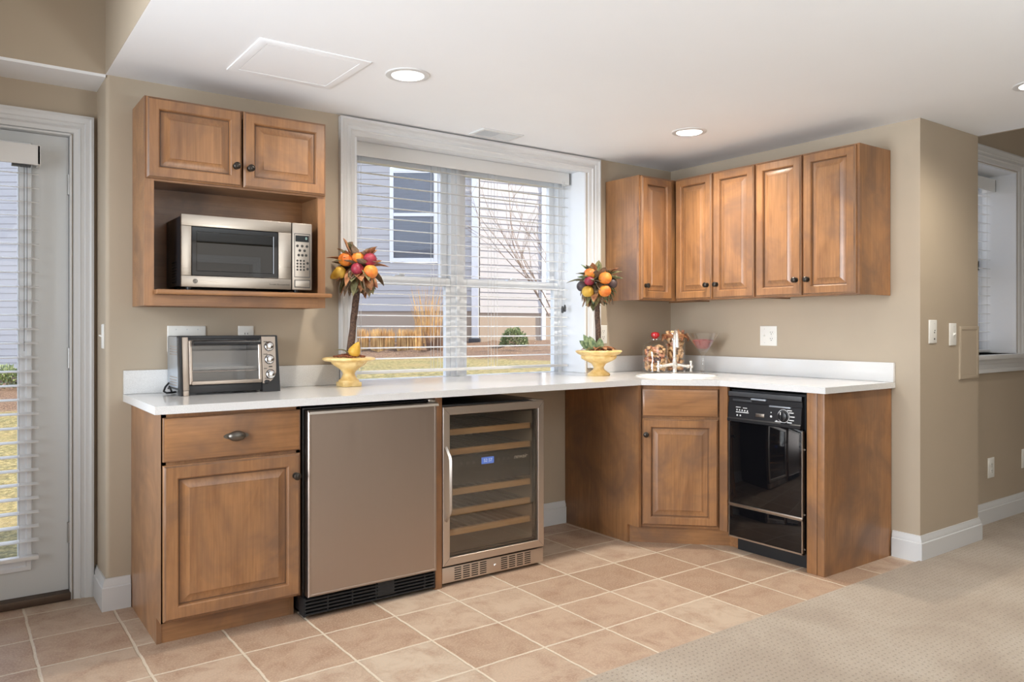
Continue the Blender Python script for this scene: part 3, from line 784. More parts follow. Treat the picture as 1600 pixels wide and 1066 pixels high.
# corner sink cabinet, set across the corner
ax, bx_ = -0.918, -0.618      # face ends along each wall
t = thing('sink_cabinet', 'corner wooden sink cabinet set diagonally under the sink', 'cabinet', ((ax+bx_)/2, (ax+bx_)/2, 0), R(-45))
hw = (bx_-ax)/math.sqrt(2)
m = MB()
Mi = Matrix.Rotation(R(45), 3, 'Z'); cx_ = (ax+bx_)/2
def W2L(x, y):
    v = Mi @ Vector((x-cx_, y-cx_, 0)); return (v.x, v.y)
def wbox(m, x0, x1, y0, y1, z0, z1):
    pts = [W2L(x0, y0), W2L(x1, y0), W2L(x1, y1), W2L(x0, y1)]; return m.prism(pts, 2, z0, z1)
sp = MB(); wbox(sp, -0.948, -0.930, -0.545, -0.005, 0.0, 0.8825); wbox(sp, -0.948, -0.930, -0.632, -0.545, 0.100, 0.8825)
sp.build('side_panel', 'wood_upright', t)
sw = 0.020
m = MB().box(-hw-0.006, -hw+sw, 0.0, 0.02, 0.1, 0.8825).box(hw-sw, hw+0.006, 0.0, 0.02, 0.1, 0.8825).box(-hw+sw, hw-sw, 0, 0.02, 0.845, 0.8825).box(-hw+sw, hw-sw, 0, 0.02, 0.69, 0.72).box(-hw+sw, hw-sw, 0, 0.02, 0.1, 0.13)
m.build('face_frame', 'wood_upright', t)
m = MB(); wbox(m, -0.632, -0.613, -0.982, -0.930, 0.1, 0.8825); m.build('stile', 'wood_upright', t)
m = MB()
p = [(-0.930, -0.545), (-0.545, -0.930), (-0.545, -0.985), (-0.530, -0.985), (-0.530, -0.922), (-0.930, -0.522)]
m.prism([W2L(*q) for q in p], 2, 0.0, 0.1); m.build('toe_kick', 'wood_level', t)
add_door(t, -0.203, 0.712, 0.406, 0.150, 0.0, 'drawer_front', 0, True)
add_door(t, -0.203, 0.112, 0.406, 0.586, 0.0, knob=(-0.183, 0.612), stile=0.05)

# dishwasher (faces -x): local x runs along world -y
t = thing('dishwasher', 'narrow black dishwasher with a control dial between the sink cabinet and end panel', 'dishwasher', (-0.615, -0.985, 0), R(-90))
dwW = 0.458
MB().box(0.006, dwW-0.006, 0.01, 0.55, 0.085, 0.868).build('tub_body', 'black_plastic', t)
cpn = MB().prism([(0.010, 0.858), (-0.012, 0.858), (-0.016, 0.835), (-0.010, 0.830), (-0.010, 0.806), (-0.016, 0.800), (-0.020, 0.722), (-0.028, 0.716), (-0.028, 0.702), (0.010, 0.698)], 0, 0.004, dwW-0.014)
cpn = cpn.build('control_panel', 'black_plastic', t)
MB().box(0.004, dwW-0.014, -0.0165, 0.0, 0.836, 0.860, 0.002).build('vent_rail', 'dark_grey', cpn)
tag(MB().box(0.150, 0.240, -0.022, -0.008, 0.822, 0.831, 0.002).build('latch_handle', 'steel_painted', cpn), 'grey latch lever')
tag(MB().box(0.262, 0.385, -0.0225, -0.008, 0.796, 0.803, 0.001).build('trim_strip', 'steel_painted', cpn), 'silver trim strip')
MB().box(0.03, 0.15, -0.014, -0.008, 0.810, 0.820, 0.001).build('trim_strip', 'dark_grey', cpn)
tag(MB().box(0.180, 0.232, -0.0225, -0.016, 0.738, 0.756, 0.002).build('badge', 'steel_light', cpn), 'silver badge')
dial = MB().lathe([(0.030, 0), (0.030, 0.003), (0.026, 0.005), (0.024, 0.016), (0.020, 0.018), (0.002, 0.018)], (0.345, -0.0185, 0.756), 'Y', 32).box(0.341, 0.349, -0.046, -0.034, 0.734, 0.778, 0.002).build('dial', 'black_plastic', cpn)
rg = MB()
rs = []
for k in range(40):
    a = 2*PI*k/40; c_, s_ = math.cos(a), math.sin(a)
    rs.append([(0.345+r*c_, yy, 0.756+r*s_) for r, yy in ((0.0315, -0.0185), (0.0315, -0.0205), (0.0335, -0.0205), (0.0335, -0.0185))])
rg.rings(rs+[rs[0]], True)
rg.box(0.343, 0.347, -0.0466, -0.0455, 0.764, 0.778)
for aa in (0.95, 0.55, 0.0, -0.5, -0.95):
    c_, s_ = math.cos(aa), math.sin(aa)
    rg.box(0.345+0.037*c_, 0.345+0.037*c_+0.026, -0.0207, -0.0185, 0.756+0.037*s_-0.0022, 0.756+0.037*s_+0.0022)
rg.box(0.300, 0.309, -0.0207, -0.0185, 0.727, 0.731).box(0.295, 0.333, -0.0207, -0.0185, 0.7235, 0.7265)
tag(rg.build('dial_markings', 'ink_white', cpn), 'white dial ring and marks')
mk = MB()
for i in range(5): mk.lathe([(0.0042, 0), (0.0042, 0.001)], (0.062+i*0.0165, -0.0195, 0.765-0.0008*i), 'Y', 12)

mk.box(0.055, 0.085, -0.0205, -0.0185, 0.777, 0.7805).box(0.100, 0.125, -0.0205, -0.0185, 0.775, 0.7785).box(0.055, 0.135, -0.0207, -0.0185, 0.751, 0.755)
for i in range(2): mk.lathe([(0.0045, 0), (0.0045, 0.001)], (0.064+i*0.02, -0.0203, 0.736), 'Y', 12)
mk.lathe([(0.006, 0), (0.006, 0.001)], (0.273, -0.0203, 0.748), 'Y', 12).lathe([(0.003, 0), (0.003, 0.001)], (0.273, -0.0200, 0.768), 'Y', 12)
tag(mk.build('cycle_markings', 'ink_white', cpn), 'white cycle marks')
dpl = MB().box(0.010, dwW-0.010, -0.016, 0.012, 0.265, 0.698, 0.001).build('door', 'black_gloss', t)
tag(MB().box(0.006, 0.011, -0.019, 0.0, 0.258, 0.698).box(dwW-0.012, dwW-0.006, -0.019, 0.0, 0.258, 0.690).box(0.006, dwW-0.006, -0.022, 0.0, 0.255, 0.266, 0.002).build('door_trim', 'steel_light', dpl), 'silver edge trim')
lpl = MB().box(0.010, dwW-0.010, -0.016, 0.012, 0.090, 0.250, 0.001).build('lower_panel', 'black_gloss', t)
tag(MB().box(0.006, 0.011, -0.019, 0.0, 0.084, 0.252).box(dwW-0.012, dwW-0.006, -0.019, 0.0, 0.084, 0.252).box(0.006, dwW-0.006, -0.019, 0.0, 0.082, 0.090).box(0.006, dwW-0.006, -0.019, 0.0, 0.249, 0.253).build('panel_trim', 'steel_light', lpl), 'silver edge trim')
MB().box(0.01, dwW-0.004, 0.055, 0.075, 0.0, 0.086).build('toe_panel', 'black_matte', t)
for zz in (0.60, 0.11, 0.28): MB().lathe([(0.004, 0), (0.004, 0.003)], (dwW-0.003, -0.004, zz), 'Y', 10).build('mounting_screw', 'steel_light', t)

# end panel with its fluted filler
t = thing('end_panel', 'wooden end panel closing the counter run beside the dishwasher', 'panel', (-0.617, -1.545, 0))
MB().box(0.0, 0.612, 0.0, 0.018, 0.0, 0.8825).build('panel', 'wood_upright', t)
MB().box(-0.003, 0.020, 0.0005, 0.038, 0.0, 0.8820, 0.002).box(-0.003, 0.016, 0.040, 0.095, 0.0, 0.8820, 0.002).build('filler_strip', 'wood_upright', t)

# counter
CT, CB = 0.914, 0.8835
XE = -3.414; CD = -0.645; YB = -1.565
c1 = -0.940
SKC = (-0.560, -0.560)
outer = [(XE, -0.001), (XE, CD), (c1, CD), (CD, c1), (CD, YB), (-0.001, YB), (-0.001, -0.001), (WX1-0.013, -0.001), (WX1-0.013, 0.215), (WX0+0.013, 0.215), (WX0+0.013, -0.001)]
sink_hole = circle(SKC[0], SKC[1], 0.228, 48, 0.150, R(-45))
m = plate2d('countertop', outer, [sink_hole], CB, CT)
ct = m.build('countertop', 'quartz'); tag(ct, 'long white quartz worktop running along the window wall and round the corner', 'countertop')
def splash(x0, x1, y0, y1, label):
    o = MB().box(x0, x1, y0, y1, CT+0.0005, 1.016, 0.0015).build('backsplash', 'quartz'); tag(o, label, 'backsplash', 'quartz backsplash strips'); return o
splash(XE, -2.436, -0.021, -0.001, 'low white quartz upstand behind the toaster oven')
splash(-0.672, -0.0225, -0.021, -0.001, 'low white quartz upstand behind the cork jars')
splash(-0.0215, -0.001, YB, -0.001, 'low white quartz upstand along the wall under the four cabinet doors')

# sink
t = thing('sink', 'white oval sink basin set in the corner of the worktop', 'sink', (SKC[0], SKC[1], CT), R(-45))
def ell(k, z): return [(0.228*k*math.cos(a), 0.150*k*math.sin(a), z) for a in [2*PI*j/48 for j in range(48)]]
def ello(d, z): return [((0.228+d)*math.cos(a), (0.150+d)*math.sin(a), z) for a in [2*PI*j/48 for j in range(48)]]
m = MB().rings([ello(0.014, CT+0.0008), ello(0.012, CT+0.006), ello(0.004, CT+0.008), ello(-0.004, CT+0.006), ello(-0.010, CT-0.004), ello(-0.018, CT-0.03), ell(0.82, CT-0.08), ell(0.62, CT-0.12), ell(0.3, CT-0.14), ell(0.1, CT-0.143)], True, False, True)
m.build('basin', 'porcelain', t)
MB().lathe([(0.022, CT-0.1425), (0.022, CT-0.139), (0.010, CT-0.140)], seg=20).build('drain', 'chrome', t)

# faucet
t = thing('faucet', 'bridge faucet with swan neck and two cross handles behind the sink', 'faucet', (-0.372, -0.372, CT+0.001), R(-40))
m = MB().lathe([(0.022, CT+0.001), (0.022, CT+0.006), (0.014, CT+0.010), (0.012, CT+0.030), (0.015, CT+0.045), (0.020, CT+0.052), (0.018, CT+0.062), (0.013, CT+0.075), (0.012, CT+0.09)], seg=20)
m.build('body', 'nickel', t)
pts = [(0, 0, CT+0.085), (0, 0, CT+0.20)]
for k in range(13):
    a = PI*k/12; pts.append((0, -0.055+0.055*math.cos(a), CT+0.205+0.058*math.sin(a)))
pts += [(0, -0.112, CT+0.185), (0, -0.114, CT+0.165)]
m = MB().tube(pts, [0.0105]*2+[0.0100]*13+[0.011, 0.013], 14); m.lathe([(0.013, CT+0.095), (0.015, CT+0.1), (0.013, CT+0.106)], seg=16)
m.build('spout', 'nickel', t)
for sx in (-1, 1):
    m = MB().tube([(0, 0, CT+0.056), (sx*0.035, 0, CT+0.054), (sx*0.075, 0, CT+0.046)], [0.013, 0.010, 0.0085], 12)
    m.lathe([(0.012, 0), (0.012, 0.014), (0.007, 0.018)], (sx*0.075-(0.0 if sx > 0 else 0.018), 0, CT+0.046), 'X', 14)
    m.build('arm', 'nickel', t)
    hx = sx*0.100
    m = MB().tube([(hx, -0.027, CT+0.046), (hx, 0.027, CT+0.046)], 0.0065, 10).tube([(hx, 0, CT+0.019), (hx, 0, CT+0.073)], 0.0065, 10)
    for q in ((0, -0.028, 0), (0, 0.028, 0), (0, 0, -0.028), (0, 0, 0.028)): m.ball((hx+q[0], q[1], CT+0.046+q[2]), 0.0095, u=10, v=7)
    m.ball((hx+sx*0.004, 0, CT+0.046), 0.011, u=12, v=8)
    m.build('cross_handle', 'nickel', t)

# ------------------------------------------------------------------ wall cabinets
UZ0, UZ1 = 1.369, 2.134
def wall_cabinet(label, x0, y0, rz, w_, doors, d=0.300, show=None, knobs='pair'):
    t = thing('wall_cabinet', label, 'wall cabinet', (x0, y0, UZ0), rz, 'wall cabinets over the sink counter')
    m = MB().box(0, 0.016, -d+0.02, -0.003, UZ0, UZ1).box(w_-0.016, w_, -d+0.02, -0.003, UZ0, UZ1).box(0.016, w_-0.016, -d+0.02, -0.003, UZ1-0.016, UZ1).box(0.016, w_-0.016, -d+0.02, -0.003, UZ0+0.008, UZ0+0.024).box(0.016, w_-0.016, -0.012, -0.003, UZ0+0.024, UZ1-0.016)
    m.build('carcass', 'wood_upright', t)
    m = MB().box(0, 0.03, -d, -d+0.02, UZ0, UZ1).box(w_-0.03, w_, -d, -d+0.02, UZ0, UZ1).box(0.03, w_-0.03, -d, -d+0.02, UZ1-0.035, UZ1).box(0.03, w_-0.03, -d, -d+0.02, UZ0, UZ0+0.035)
    if len(doors) == 1: m.box(0.250, w_-0.03, -d, -d+0.02, UZ0+0.035, UZ1-0.035)
    if len(doors) > 1: m.box(w_/2-0.02, w_/2+0.02, -d, -d+0.02, UZ0+0.035, UZ1-0.035)
    m.build('face_frame', 'wood_upright', t)
    for i, (a, b) in enumerate(doors):
        if len(doors) == 1: kx = a+0.030
        else: kx = b-0.030 if i == 0 else a+0.030
        add_door(t, a, UZ0+0.006, b-a, UZ1-UZ0-0.012, -d, knob=(kx, 1.457), stile=0.05)
    return t
wall_cabinet('two-door wall cabinet next to the room corner', 0, -0.322, R(-90), 0.600, [(0.006, 0.2915), (0.3025, 0.594)])
wall_cabinet('two-door wall cabinet at the open end above the double wall outlet', 0, -0.9225, R(-90), 0.617, [(0.006, 0.2960), (0.3060, 0.604)])
wall_cabinet('narrow single-door wall cabinet on the window wall in the corner', -0.610, 0, 0, 0.605, [(0.008, 0.276)])

t = thing('microwave_cabinet', 'wooden wall cabinet with two doors above an open microwave niche', 'wall cabinet', (-3.377, 0, 1.290))
MW = 0.770; d = 0.256; Z0, Z1 = 1.290, 2.142
m = MB().box(0, 0.018, -d+0.02, -0.003, Z0, Z1).box(MW-0.018, MW, -d+0.02, -0.003, Z0, Z1).box(0.018, MW-0.018, -d+0.02, -0.003, Z1-0.016, Z1).box(0.018, MW-0.018, -d+0.02, -0.003, 1.806, 1.822).box(0.018, MW-0.018, -0.012, -0.003, Z0, Z1-0.016).box(0.018, MW-0.018, -d+0.02, -0.012, Z0+0.010, Z0+0.026)
m.build('carcass', 'wood_level', t)
m = MB().mat('wood_upright').box(0, 0.036, -d, -d+0.02, Z0, Z1).box(MW-0.036, MW, -d, -d+0.02, Z0, Z1).mat('wood_level').box(0.036, MW-0.036, -d, -d+0.02, Z1-0.035, Z1).box(0.036, MW-0.036, -d, -d+0.02, 1.800, 1.835).box(0.036, MW-0.036, -d, -d+0.02, Z0, 1.335).build('face_frame', None, t)
m = MB().box(0.036, MW+0.010, -0.315, -d-0.0, 1.336, 1.356, 0.006).box(0.036, MW-0.036, -d, -0.014, 1.336, 1.356)
m.build('niche_shelf', 'wood_level', t)
add_door(t, 0.006, 1.808, 0.378, 0.330, -d, knob=(0.358, 1.894), stile=0.05)
add_door(t, 0.392, 1.808, 0.374, 0.330, -d, knob=(0.418, 1.891), stile=0.05)

# microwave
t = thing('microwave', 'stainless steel microwave oven with a dark glass door in the cabinet niche', 'microwave', (-3.247, 0, 1.357))
y0 = -0.285; MX = 0.558; a0, a1 = 1.369, 1.668
MB().box(0.004, MX-0.004, y0, -0.016, a0+0.004, a1-0.004, 0.004).build('case', 'black_plastic', t)
v = MB()
for j in range(8):
    for k in range(7): v.box(0.003, 0.0045, y0+0.085+k*0.012, y0+0.091+k*0.012, a0+0.02+j*0.012, a0+0.026+j*0.012)
v.build('vent_holes', 'black_matte', t)
m = MB().mat('S').box(0, 0.462, y0-0.018, y0, a1-0.047, a1, 0.002).box(0, 0.462, y0-0.018, y0, a0, a0+0.046, 0.002).box(0, 0.040, y0-0.018, y0, a0+0.0465, a1-0.0475, 0.002).box(0.404, 0.462, y0-0.018, y0, a0+0.0465, a1-0.0475, 0.002)
m.mats = ['steel_light']
mdoor = m.build('door', None, t)
ring_frame(0.040, 0.404, a0+0.0465, a1-0.0475, 0.022, y0-0.002, 0.0145).build('window_frame', 'black_gloss', mdoor)
MB().box(0.062, 0.382, y0-0.010, y0-0.006, a0+0.068, a1-0.069).build('window_pane', 'microwave_glass', mdoor, False)
MB().box(0.062, 0.382, y0-0.004, y0-0.002, a0+0.068, a1-0.069).build('mesh_screen', 'black_plastic', mdoor)
e = MB().lathe([(0.0095, 0), (0.0095, 0.0012), (0.0085, 0.0016)], (0.055, y0-0.018, a0+0.024), 'Y', 26).build('emblem', 'ink_dark', mdoor)
tag(e, 'small round dark emblem')
rs = []
for k in range(28):
    a = 2*PI*k/28
    rs.append([(0.055+r*math.cos(a), yy, a0+0.024+r*math.sin(a)) for r, yy in ((0.0068, y0-0.0195), (0.0068, y0-0.0202), (0.0075, y0-0.0202), (0.0075, y0-0.0195))])
MB().rings(rs+[rs[0]]).build('emblem_ring', 'steel_light', mdoor)
text('GE', 'emblem_lettering', 'steel_light', mdoor, (0.055, y0-0.0199, a0+0.024), 0.0085, shear=0.2)
text('Turntable Microwave Oven', 'lettering', 'ink_dark', mdoor, (0.408, y0-0.0182, a0+0.021), 0.0082, shear=0.15)
pnl = MB().box(0.466, MX, y0-0.018, y0, a0, a1, 0.004).build('control_panel', 'steel_light', t)
ring_frame(0.475, 0.549, a0+0.056, a1-0.046, 0.0022, y0-0.0175, 0.0015).build('keypad_border', 'dark_grey', pnl)
MB().box(0.481, 0.543, y0-0.0195, y0-0.017, a1-0.083, a1-0.055).build('display', 'lcd_dark', pnl)
text('0', 'display_digits', 'lcd_digit', pnl, (0.530, y0-0.0200, a1-0.068), 0.016)
bt = []
for xs, zz, r in (((0.490, 0.512, 0.534), a1-0.102, 0.0062), ((0.501, 0.523), a1-0.122, 0.0062), ((0.496, 0.513, 0.530), a1-0.143, 0.0060)):
    bt += [(x, zz, r) for x in xs]
for j in range(4): bt += [(x, a1-0.168-j*0.0135, 0.0048) for x in (0.490, 0.505, 0.520)]
bt += [(0.537, a1-0.178, 0.0058), (0.537, a1-0.204, 0.0058)]
for x, z, r in bt:
    MB().lathe([(r, 0), (r, 0.0012), (r*0.8, 0.002)], (x, y0-0.0178, z), 'Y', 14).build('button', 'ink_dark', pnl)
b = ring_frame(0.476, 0.549, a0+0.010, a0+0.045, 0.002, y0-0.0175, 0.0012).build('door_button_border', 'dark_grey', pnl)
MB().box(0.479, 0.546, y0-0.0205, y0-0.0175, a0+0.013, a0+0.042, 0.002).build('door_button', 'steel_light', pnl)
for xx in (0.04, 0.50):
    for yy in (-0.06, -0.26): MB().lathe([(0.012, 1.357), (0.014, 1.374)], (xx, yy, 0), seg=14).build('foot', 'black_plastic', t)

# toaster oven
t = thing('toaster_oven', 'black and silver toaster oven with glass door on the worktop', 'toaster oven', (-3.242, -0.028, CT), R(0.6))
TW = 0.418; z0 = CT
lean = lambda p: (p.x, p.y+0.10*(p.z-CT), p.z)
def L(m): return m.xf(lean)
Yf = -0.222
m = MB().box(0.0, 0.012, Yf+0.03, -0.0, z0+0.03, z0+0.248, 0.004)
MB().box(TW-0.012, TW, Yf+0.03, 0, z0+0.03, z0+0.248, 0.004).build('side_panel', 'steel_painted', t)
v = MB().box(0.002, TW-0.002, Yf+0.03, 0.0, z0+0.240, z0+0.25, 0.004).box(0.012, TW-0.012, -0.006, 0.0, z0+0.03, z0+0.242).box(0.012, TW-0.012, Yf+0.03, -0.006, z0+0.02, z0+0.034)
v.build('oven_shell', 'dark_grey', t)
sdp = m.build('side_panel', 'steel_painted', t)
dm = MB()
for zc, rows in ((z0+0.205, 4), (z0+0.075, 4)):
    for j in range(rows):
        for k in range(10): dm.ball((-0.0005, Yf+0.05+k*0.013+(j % 2)*0.006, zc-j*0.011), 0.0028, (0.5, 1, 1), 6, 4)
dm.build('vent_dimples', 'steel_warm', sdp)
m = MB().box(0.0, 0.010, Yf-0.008, Yf+0.034, z0, z0+0.252, 0.003).box(0.0, TW, Yf-0.002, Yf+0.034, z0+0.236, z0+0.252, 0.003).box(0.0, 0.365, Yf+0.004, Yf+0.034, z0+0.010, z0+0.045, 0.003)
L(m).build('front_bezel', 'black_plastic', t)
# right control panel with its rounded lower corner
pts = [(0.345, z0+0.040), (0.345, z0+0.246), (0.407, z0+0.246), (0.407, z0+0.110)] + [(0.407-0.055+0.055*math.cos(a), z0+0.098-0.058*math.sin(a)) for a in [PI/2*k/8 for k in range(1, 9)]]
m = MB().prism(pts, 1, Yf-0.008, Yf+0.02)
L(m).build('control_panel', 'steel_warm', t)
pcap = [(0.345, z0+0.002), (0.345, z0+0.250), (TW, z0+0.250), (TW+0.004, z0+0.12), (TW+0.006, z0+0.002)]
L(MB().prism(pcap, 1, Yf-0.004, Yf+0.034)).build('end_cap', 'black_plastic', t)
L(MB().box(0.010, 0.036, Yf-0.010, Yf+0.034, z0+0.022, z0+0.246, 0.004).box(0.010, 0.034, Yf-0.011, Yf+0.02, z0+0.0, z0+0.022, 0.003)).build('left_pillar', 'steel_warm', t)
gd = L(ring_frame(0.037, 0.344, z0+0.046, z0+0.232, 0.014, Yf+0.002, 0.010)).build('door_frame', 'steel_warm', t)
L(MB().box(0.051, 0.330, Yf-0.004, Yf-0.001, z0+0.060, z0+0.218)).build('door_pane', 'oven_glass', gd, False)
L(MB().box(0.045, 0.338, Yf-0.016, Yf-0.004, z0+0.045, z0+0.060, 0.003)).build('door_lower_rail', 'steel_warm', gd)
m = MB().tube([(0.050, Yf-0.030, z0+0.222), (0.332, Yf-0.030, z0+0.222)], 0.010, 12)
for xx in (0.056, 0.326): m.box(xx-0.006, xx+0.006, Yf-0.030, Yf-0.004, z0+0.214, z0+0.230, 0.002)
tag(L(m).build('handle', 'black_plastic', gd), 'black bar handle')
for zz in (0.203, 0.145, 0.079):
    kb = L(MB().lathe([(0.0185, 0), (0.0185, 0.004), (0.016, 0.006), (0.0155, 0.016), (0.012, 0.018), (0.002, 0.018)], (0.378+(0.003 if zz < 0.1 else 0), Yf-0.008, z0+zz), 'Y', 26))
    kb = kb.build('knob', 'chrome', t)
    L(MB().lathe([(0.0215, 0), (0.0215, 0.003), (0.0185, 0.0035)], (0.378+(0.003 if zz < 0.1 else 0), Yf-0.008, z0+zz), 'Y', 26, False)).build('knob_ring', 'black_plastic', kb)
L(MB().ball((0.364, Yf-0.009, z0+0.046), 1, (0.013, 0.005, 0.009), 16, 8)).build('start_button', 'black_plastic', t)
m = MB()
for x, z, ww in ((0.352, 0.166, 0.018), (0.352, 0.103, 0.014), (0.354, 0.222, 0.016), (0.355, 0.060, 0.014)): m.box(x, x+ww, Yf-0.0086, Yf-0.0075, z0+z, z0+z+0.003)
m.box(0.374, 0.390, Yf-0.0086, Yf-0.0075, z0+0.110, z0+0.115)
L(m).build('dial_marks', 'ink_dark', t)
m = MB()
for k in range(9): m.tube([(0.02+k*0.048, Yf+0.03, z0+0.098), (0.02+k*0.048, -0.01, z0+0.098)], 0.0016, 6)
m.tube([(0.014, Yf+0.03, z0+0.098), (0.404, Yf+0.03, z0+0.098)], 0.003, 8)
m.build('wire_rack', 'chrome', t)
m = MB().box(0.03, 0.335, Yf+0.045, -0.02, z0+0.104, z0+0.107).box(0.03, 0.335, Yf+0.045, Yf+0.048, z0+0.104, z0+0.116).box(0.03, 0.335, -0.023, -0.02, z0+0.104, z0+0.116)
m.build('baking_tray', 'steel_painted', t)
MB().box(0.014, 0.404, -0.009, -0.0065, z0+0.034, z0+0.24).box(0.342, 0.345, Yf+0.03, -0.01, z0+0.034, z0+0.24).build('inner_liner', 'steel_painted', t)
for xx in (0.05, 0.37): MB().lathe([(0.010, z0), (0.012, z0+0.02)], (xx, -0.04, 0), seg=12).build('foot', 'black_plastic', t)
m = MB().tube([(0.0, -0.03, z0+0.045), (-0.006, -0.036, z0+0.040), (-0.020, -0.055, z0+0.030), (-0.030, -0.070, z0+0.012), (-0.022, -0.085, z0+0.006), (0.0, -0.080, z0+0.006), (0.02, -0.06, z0+0.006)], 0.0042, 8)
m.tube([(0.0, -0.02, z0+0.02), (-0.002, -0.045, z0+0.03), (0.0, -0.075, z0+0.012)], 0.0042, 8)
tag(m.build('power_cord', 'black_plastic', t), 'black power cord looped at the side')

# ------------------------------------------------------------------ topiaries
VR, VF = RT, FW
def topiary(label, x, y, fruits, lean_, seed, extra, crown_z, crown_r, trunk_top, leafc, urn):
    rnd = random.Random(seed)
    t = thing('fruit_topiary', label, 'topiary', (x, y, CT), 0, 'fruit topiaries on the worktop')
    z0 = CT; u = MB(); seg = 48
    prof, base = urn
    rs = []
    for r, h, fl in prof:
        rs.append([((r*(1+(fl*0.5*(1+math.cos(k*2*PI/4)) if fl else 0)))*math.cos(2*PI*k/seg), (r*(1+(fl*0.5*(1+math.cos(k*2*PI/4)) if fl else 0)))*math.sin(2*PI*k/seg), z0+h) for k in range(seg)])
    u.rings(rs, True, True, True)
    if base: u.box(-base, base, -base, base, z0, z0+0.022, 0.004)
    u.build('urn', 'urn_cream', t, angle=50)
    ztop = z0+prof[-1][1]
    ch = MB()
    for k in range(110):
        a = rnd.uniform(0, 2*PI); rr = 0.075*math.sqrt(rnd.random()); zz = ztop+0.004+0.016*(1-rr/0.075)
        q = Vector((rnd.uniform(-1, 1), rnd.uniform(-1, 1), rnd.uniform(-1, 1))).to_track_quat('Z', 'Y').to_matrix()
        ch.ball((rr*math.cos(a), rr*math.sin(a), zz), 0.011, (1, 0.45, 0.35), 6, 4, q)
    ch.build('bark_chips', 'chips', t)
    pts = []; rad = []; N = 14
    ltop = VR*lean_[1]; lbot = VR*lean_[0]
    for k in range(N+1):
        s_ = k/N; p = lbot.lerp(ltop, s_); zz = ztop-0.02+(trunk_top-ztop+0.02)*s_
        pts.append((p.x+rnd.uniform(-.0015, .0015), p.y+rnd.uniform(-.0015, .0015), zz)); rad.append(0.0165*(1.0+rnd.uniform(-0.07, 0.07))*(1.1-0.2*s_))
    MB().tube(pts, rad, 14).build('trunk', 'trunk_bark', t)
    C0 = Vector((ltop.x, ltop.y, crown_z))
    tags = {'fruit_orange': 'orange fruit', 'fruit_plum': 'dark red plum', 'fruit_pear': 'yellow pear', 'fruit_dark': 'near-black plum'}
    for (dx, dz, dep, r, mat, shape) in fruits:
        p = C0+VR*dx+Vector((0, 0, dz))-VF*dep
        f = MB()
        if shape == 'round':
            f.ball(p, r, (1, 1, 0.95), 20, 12)
            f.xf(lambda q, p=p, r=r: p+(q-p)*(1-0.05*(1 if abs((q-p).z) > r*0.85 else 0)))
        elif shape == 'lobed':
            f.ball(p, r, (1, 1, 0.9), 32, 14)
            f.xf(lambda q, p=p: p+Vector(((q-p).x*(1+0.07*math.cos(8*math.atan2((q-p).y, (q-p).x))), (q-p).y*(1+0.07*math.cos(8*math.atan2((q-p).y, (q-p).x))), (q-p).z)))
        else:
            f.ball(p, r, (1.0, 1.0, 1.0), 20, 14)
            ax_ = (VR*shape[0]+Vector((0, 0, shape[1]))-VF*shape[2]).normalized()
            def pear(q, p=p, r=r, ax_=ax_):
                dlt = q-p; h = dlt.dot(ax_)/r; lat = dlt-ax_*dlt.dot(ax_)
                k_ = 1-0.42*max(0, h) if h > 0 else 1
                return p+lat*k_+ax_*(h*r*(1.75 if h > 0 else 0.95))
            f.xf(pear)
        if shape in ('round', 'lobed'):
            f.tube([p+Vector((0, 0, r*0.85)), p+Vector((0.003, 0.002, r*1.12))], 0.0016, 5)
        tag(f.build('fruit', mat, t), tags[mat])
    lv = {}
    for k in range(110):
        d_ = Vector((rnd.gauss(0, 1), rnd.gauss(0, 1), rnd.gauss(-0.15, 0.75))).normalized()
        base_ = C0+d_*crown_r*rnd.uniform(0.15, 0.45)
        drop = Vector((0, 0, -0.55 if d_.z < 0.1 else 0.1))
        lv.setdefault(rnd.choice(leafc), MB()).leaf(base_, (d_+drop), crown_r*rnd.uniform(0.62, 0.95), 0.046*rnd.uniform(0.8, 1.25), Vector((rnd.gauss(0, .3), rnd.gauss(0, .3), 1)), rnd.uniform(-0.1, 0.5))
    for k in range(16):   # drooping skirt of big leaves
        a = 2*PI*k/16+rnd.uniform(-.2, .2); d_ = Vector((math.cos(a), math.sin(a), -1.1))
        lv.setdefault(leafc[k % len(leafc)], MB()).leaf(C0+Vector((math.cos(a)*0.025, math.sin(a)*0.025, -0.035)), d_, crown_r*rnd.uniform(0.65, 0.95), 0.036, Vector((math.cos(a), math.sin(a), 0.4)), 0.2)
    for mname, mb_ in lv.items():
        mb_.build('leaves', mname, t, angle=60)
    extra(t, ztop)
    return t
urn_left = ([(0.050, 0.020, 0), (0.050, 0.030, 0), (0.040, 0.036, 0), (0.032, 0.050, 0), (0.028, 0.062, 0), (0.034, 0.074, 0), (0.050, 0.088, 0), (0.066, 0.100, 0.05), (0.080, 0.112, 0.05), (0.084, 0.120, 0.03), (0.116, 0.124, 0), (0.128, 0.131, 0), (0.126, 0.138, 0), (0.112, 0.142, 0), (0.092, 0.141, 0)], 0.047)
urn_right = ([(0.066, 0.0, 0), (0.068, 0.008, 0), (0.062, 0.016, 0), (0.050, 0.024, 0), (0.034, 0.036, 0), (0.030, 0.050, 0), (0.040, 0.066, 0), (0.044, 0.072, 0), (0.070, 0.084, 0), (0.100, 0.100, 0.03), (0.106, 0.112, 0.03), (0.104, 0.120, 0), (0.126, 0.132, 0.03), (0.138, 0.144, 0.03), (0.136, 0.150, 0), (0.120, 0.152, 0), (0.096, 0.149, 0)], 0)
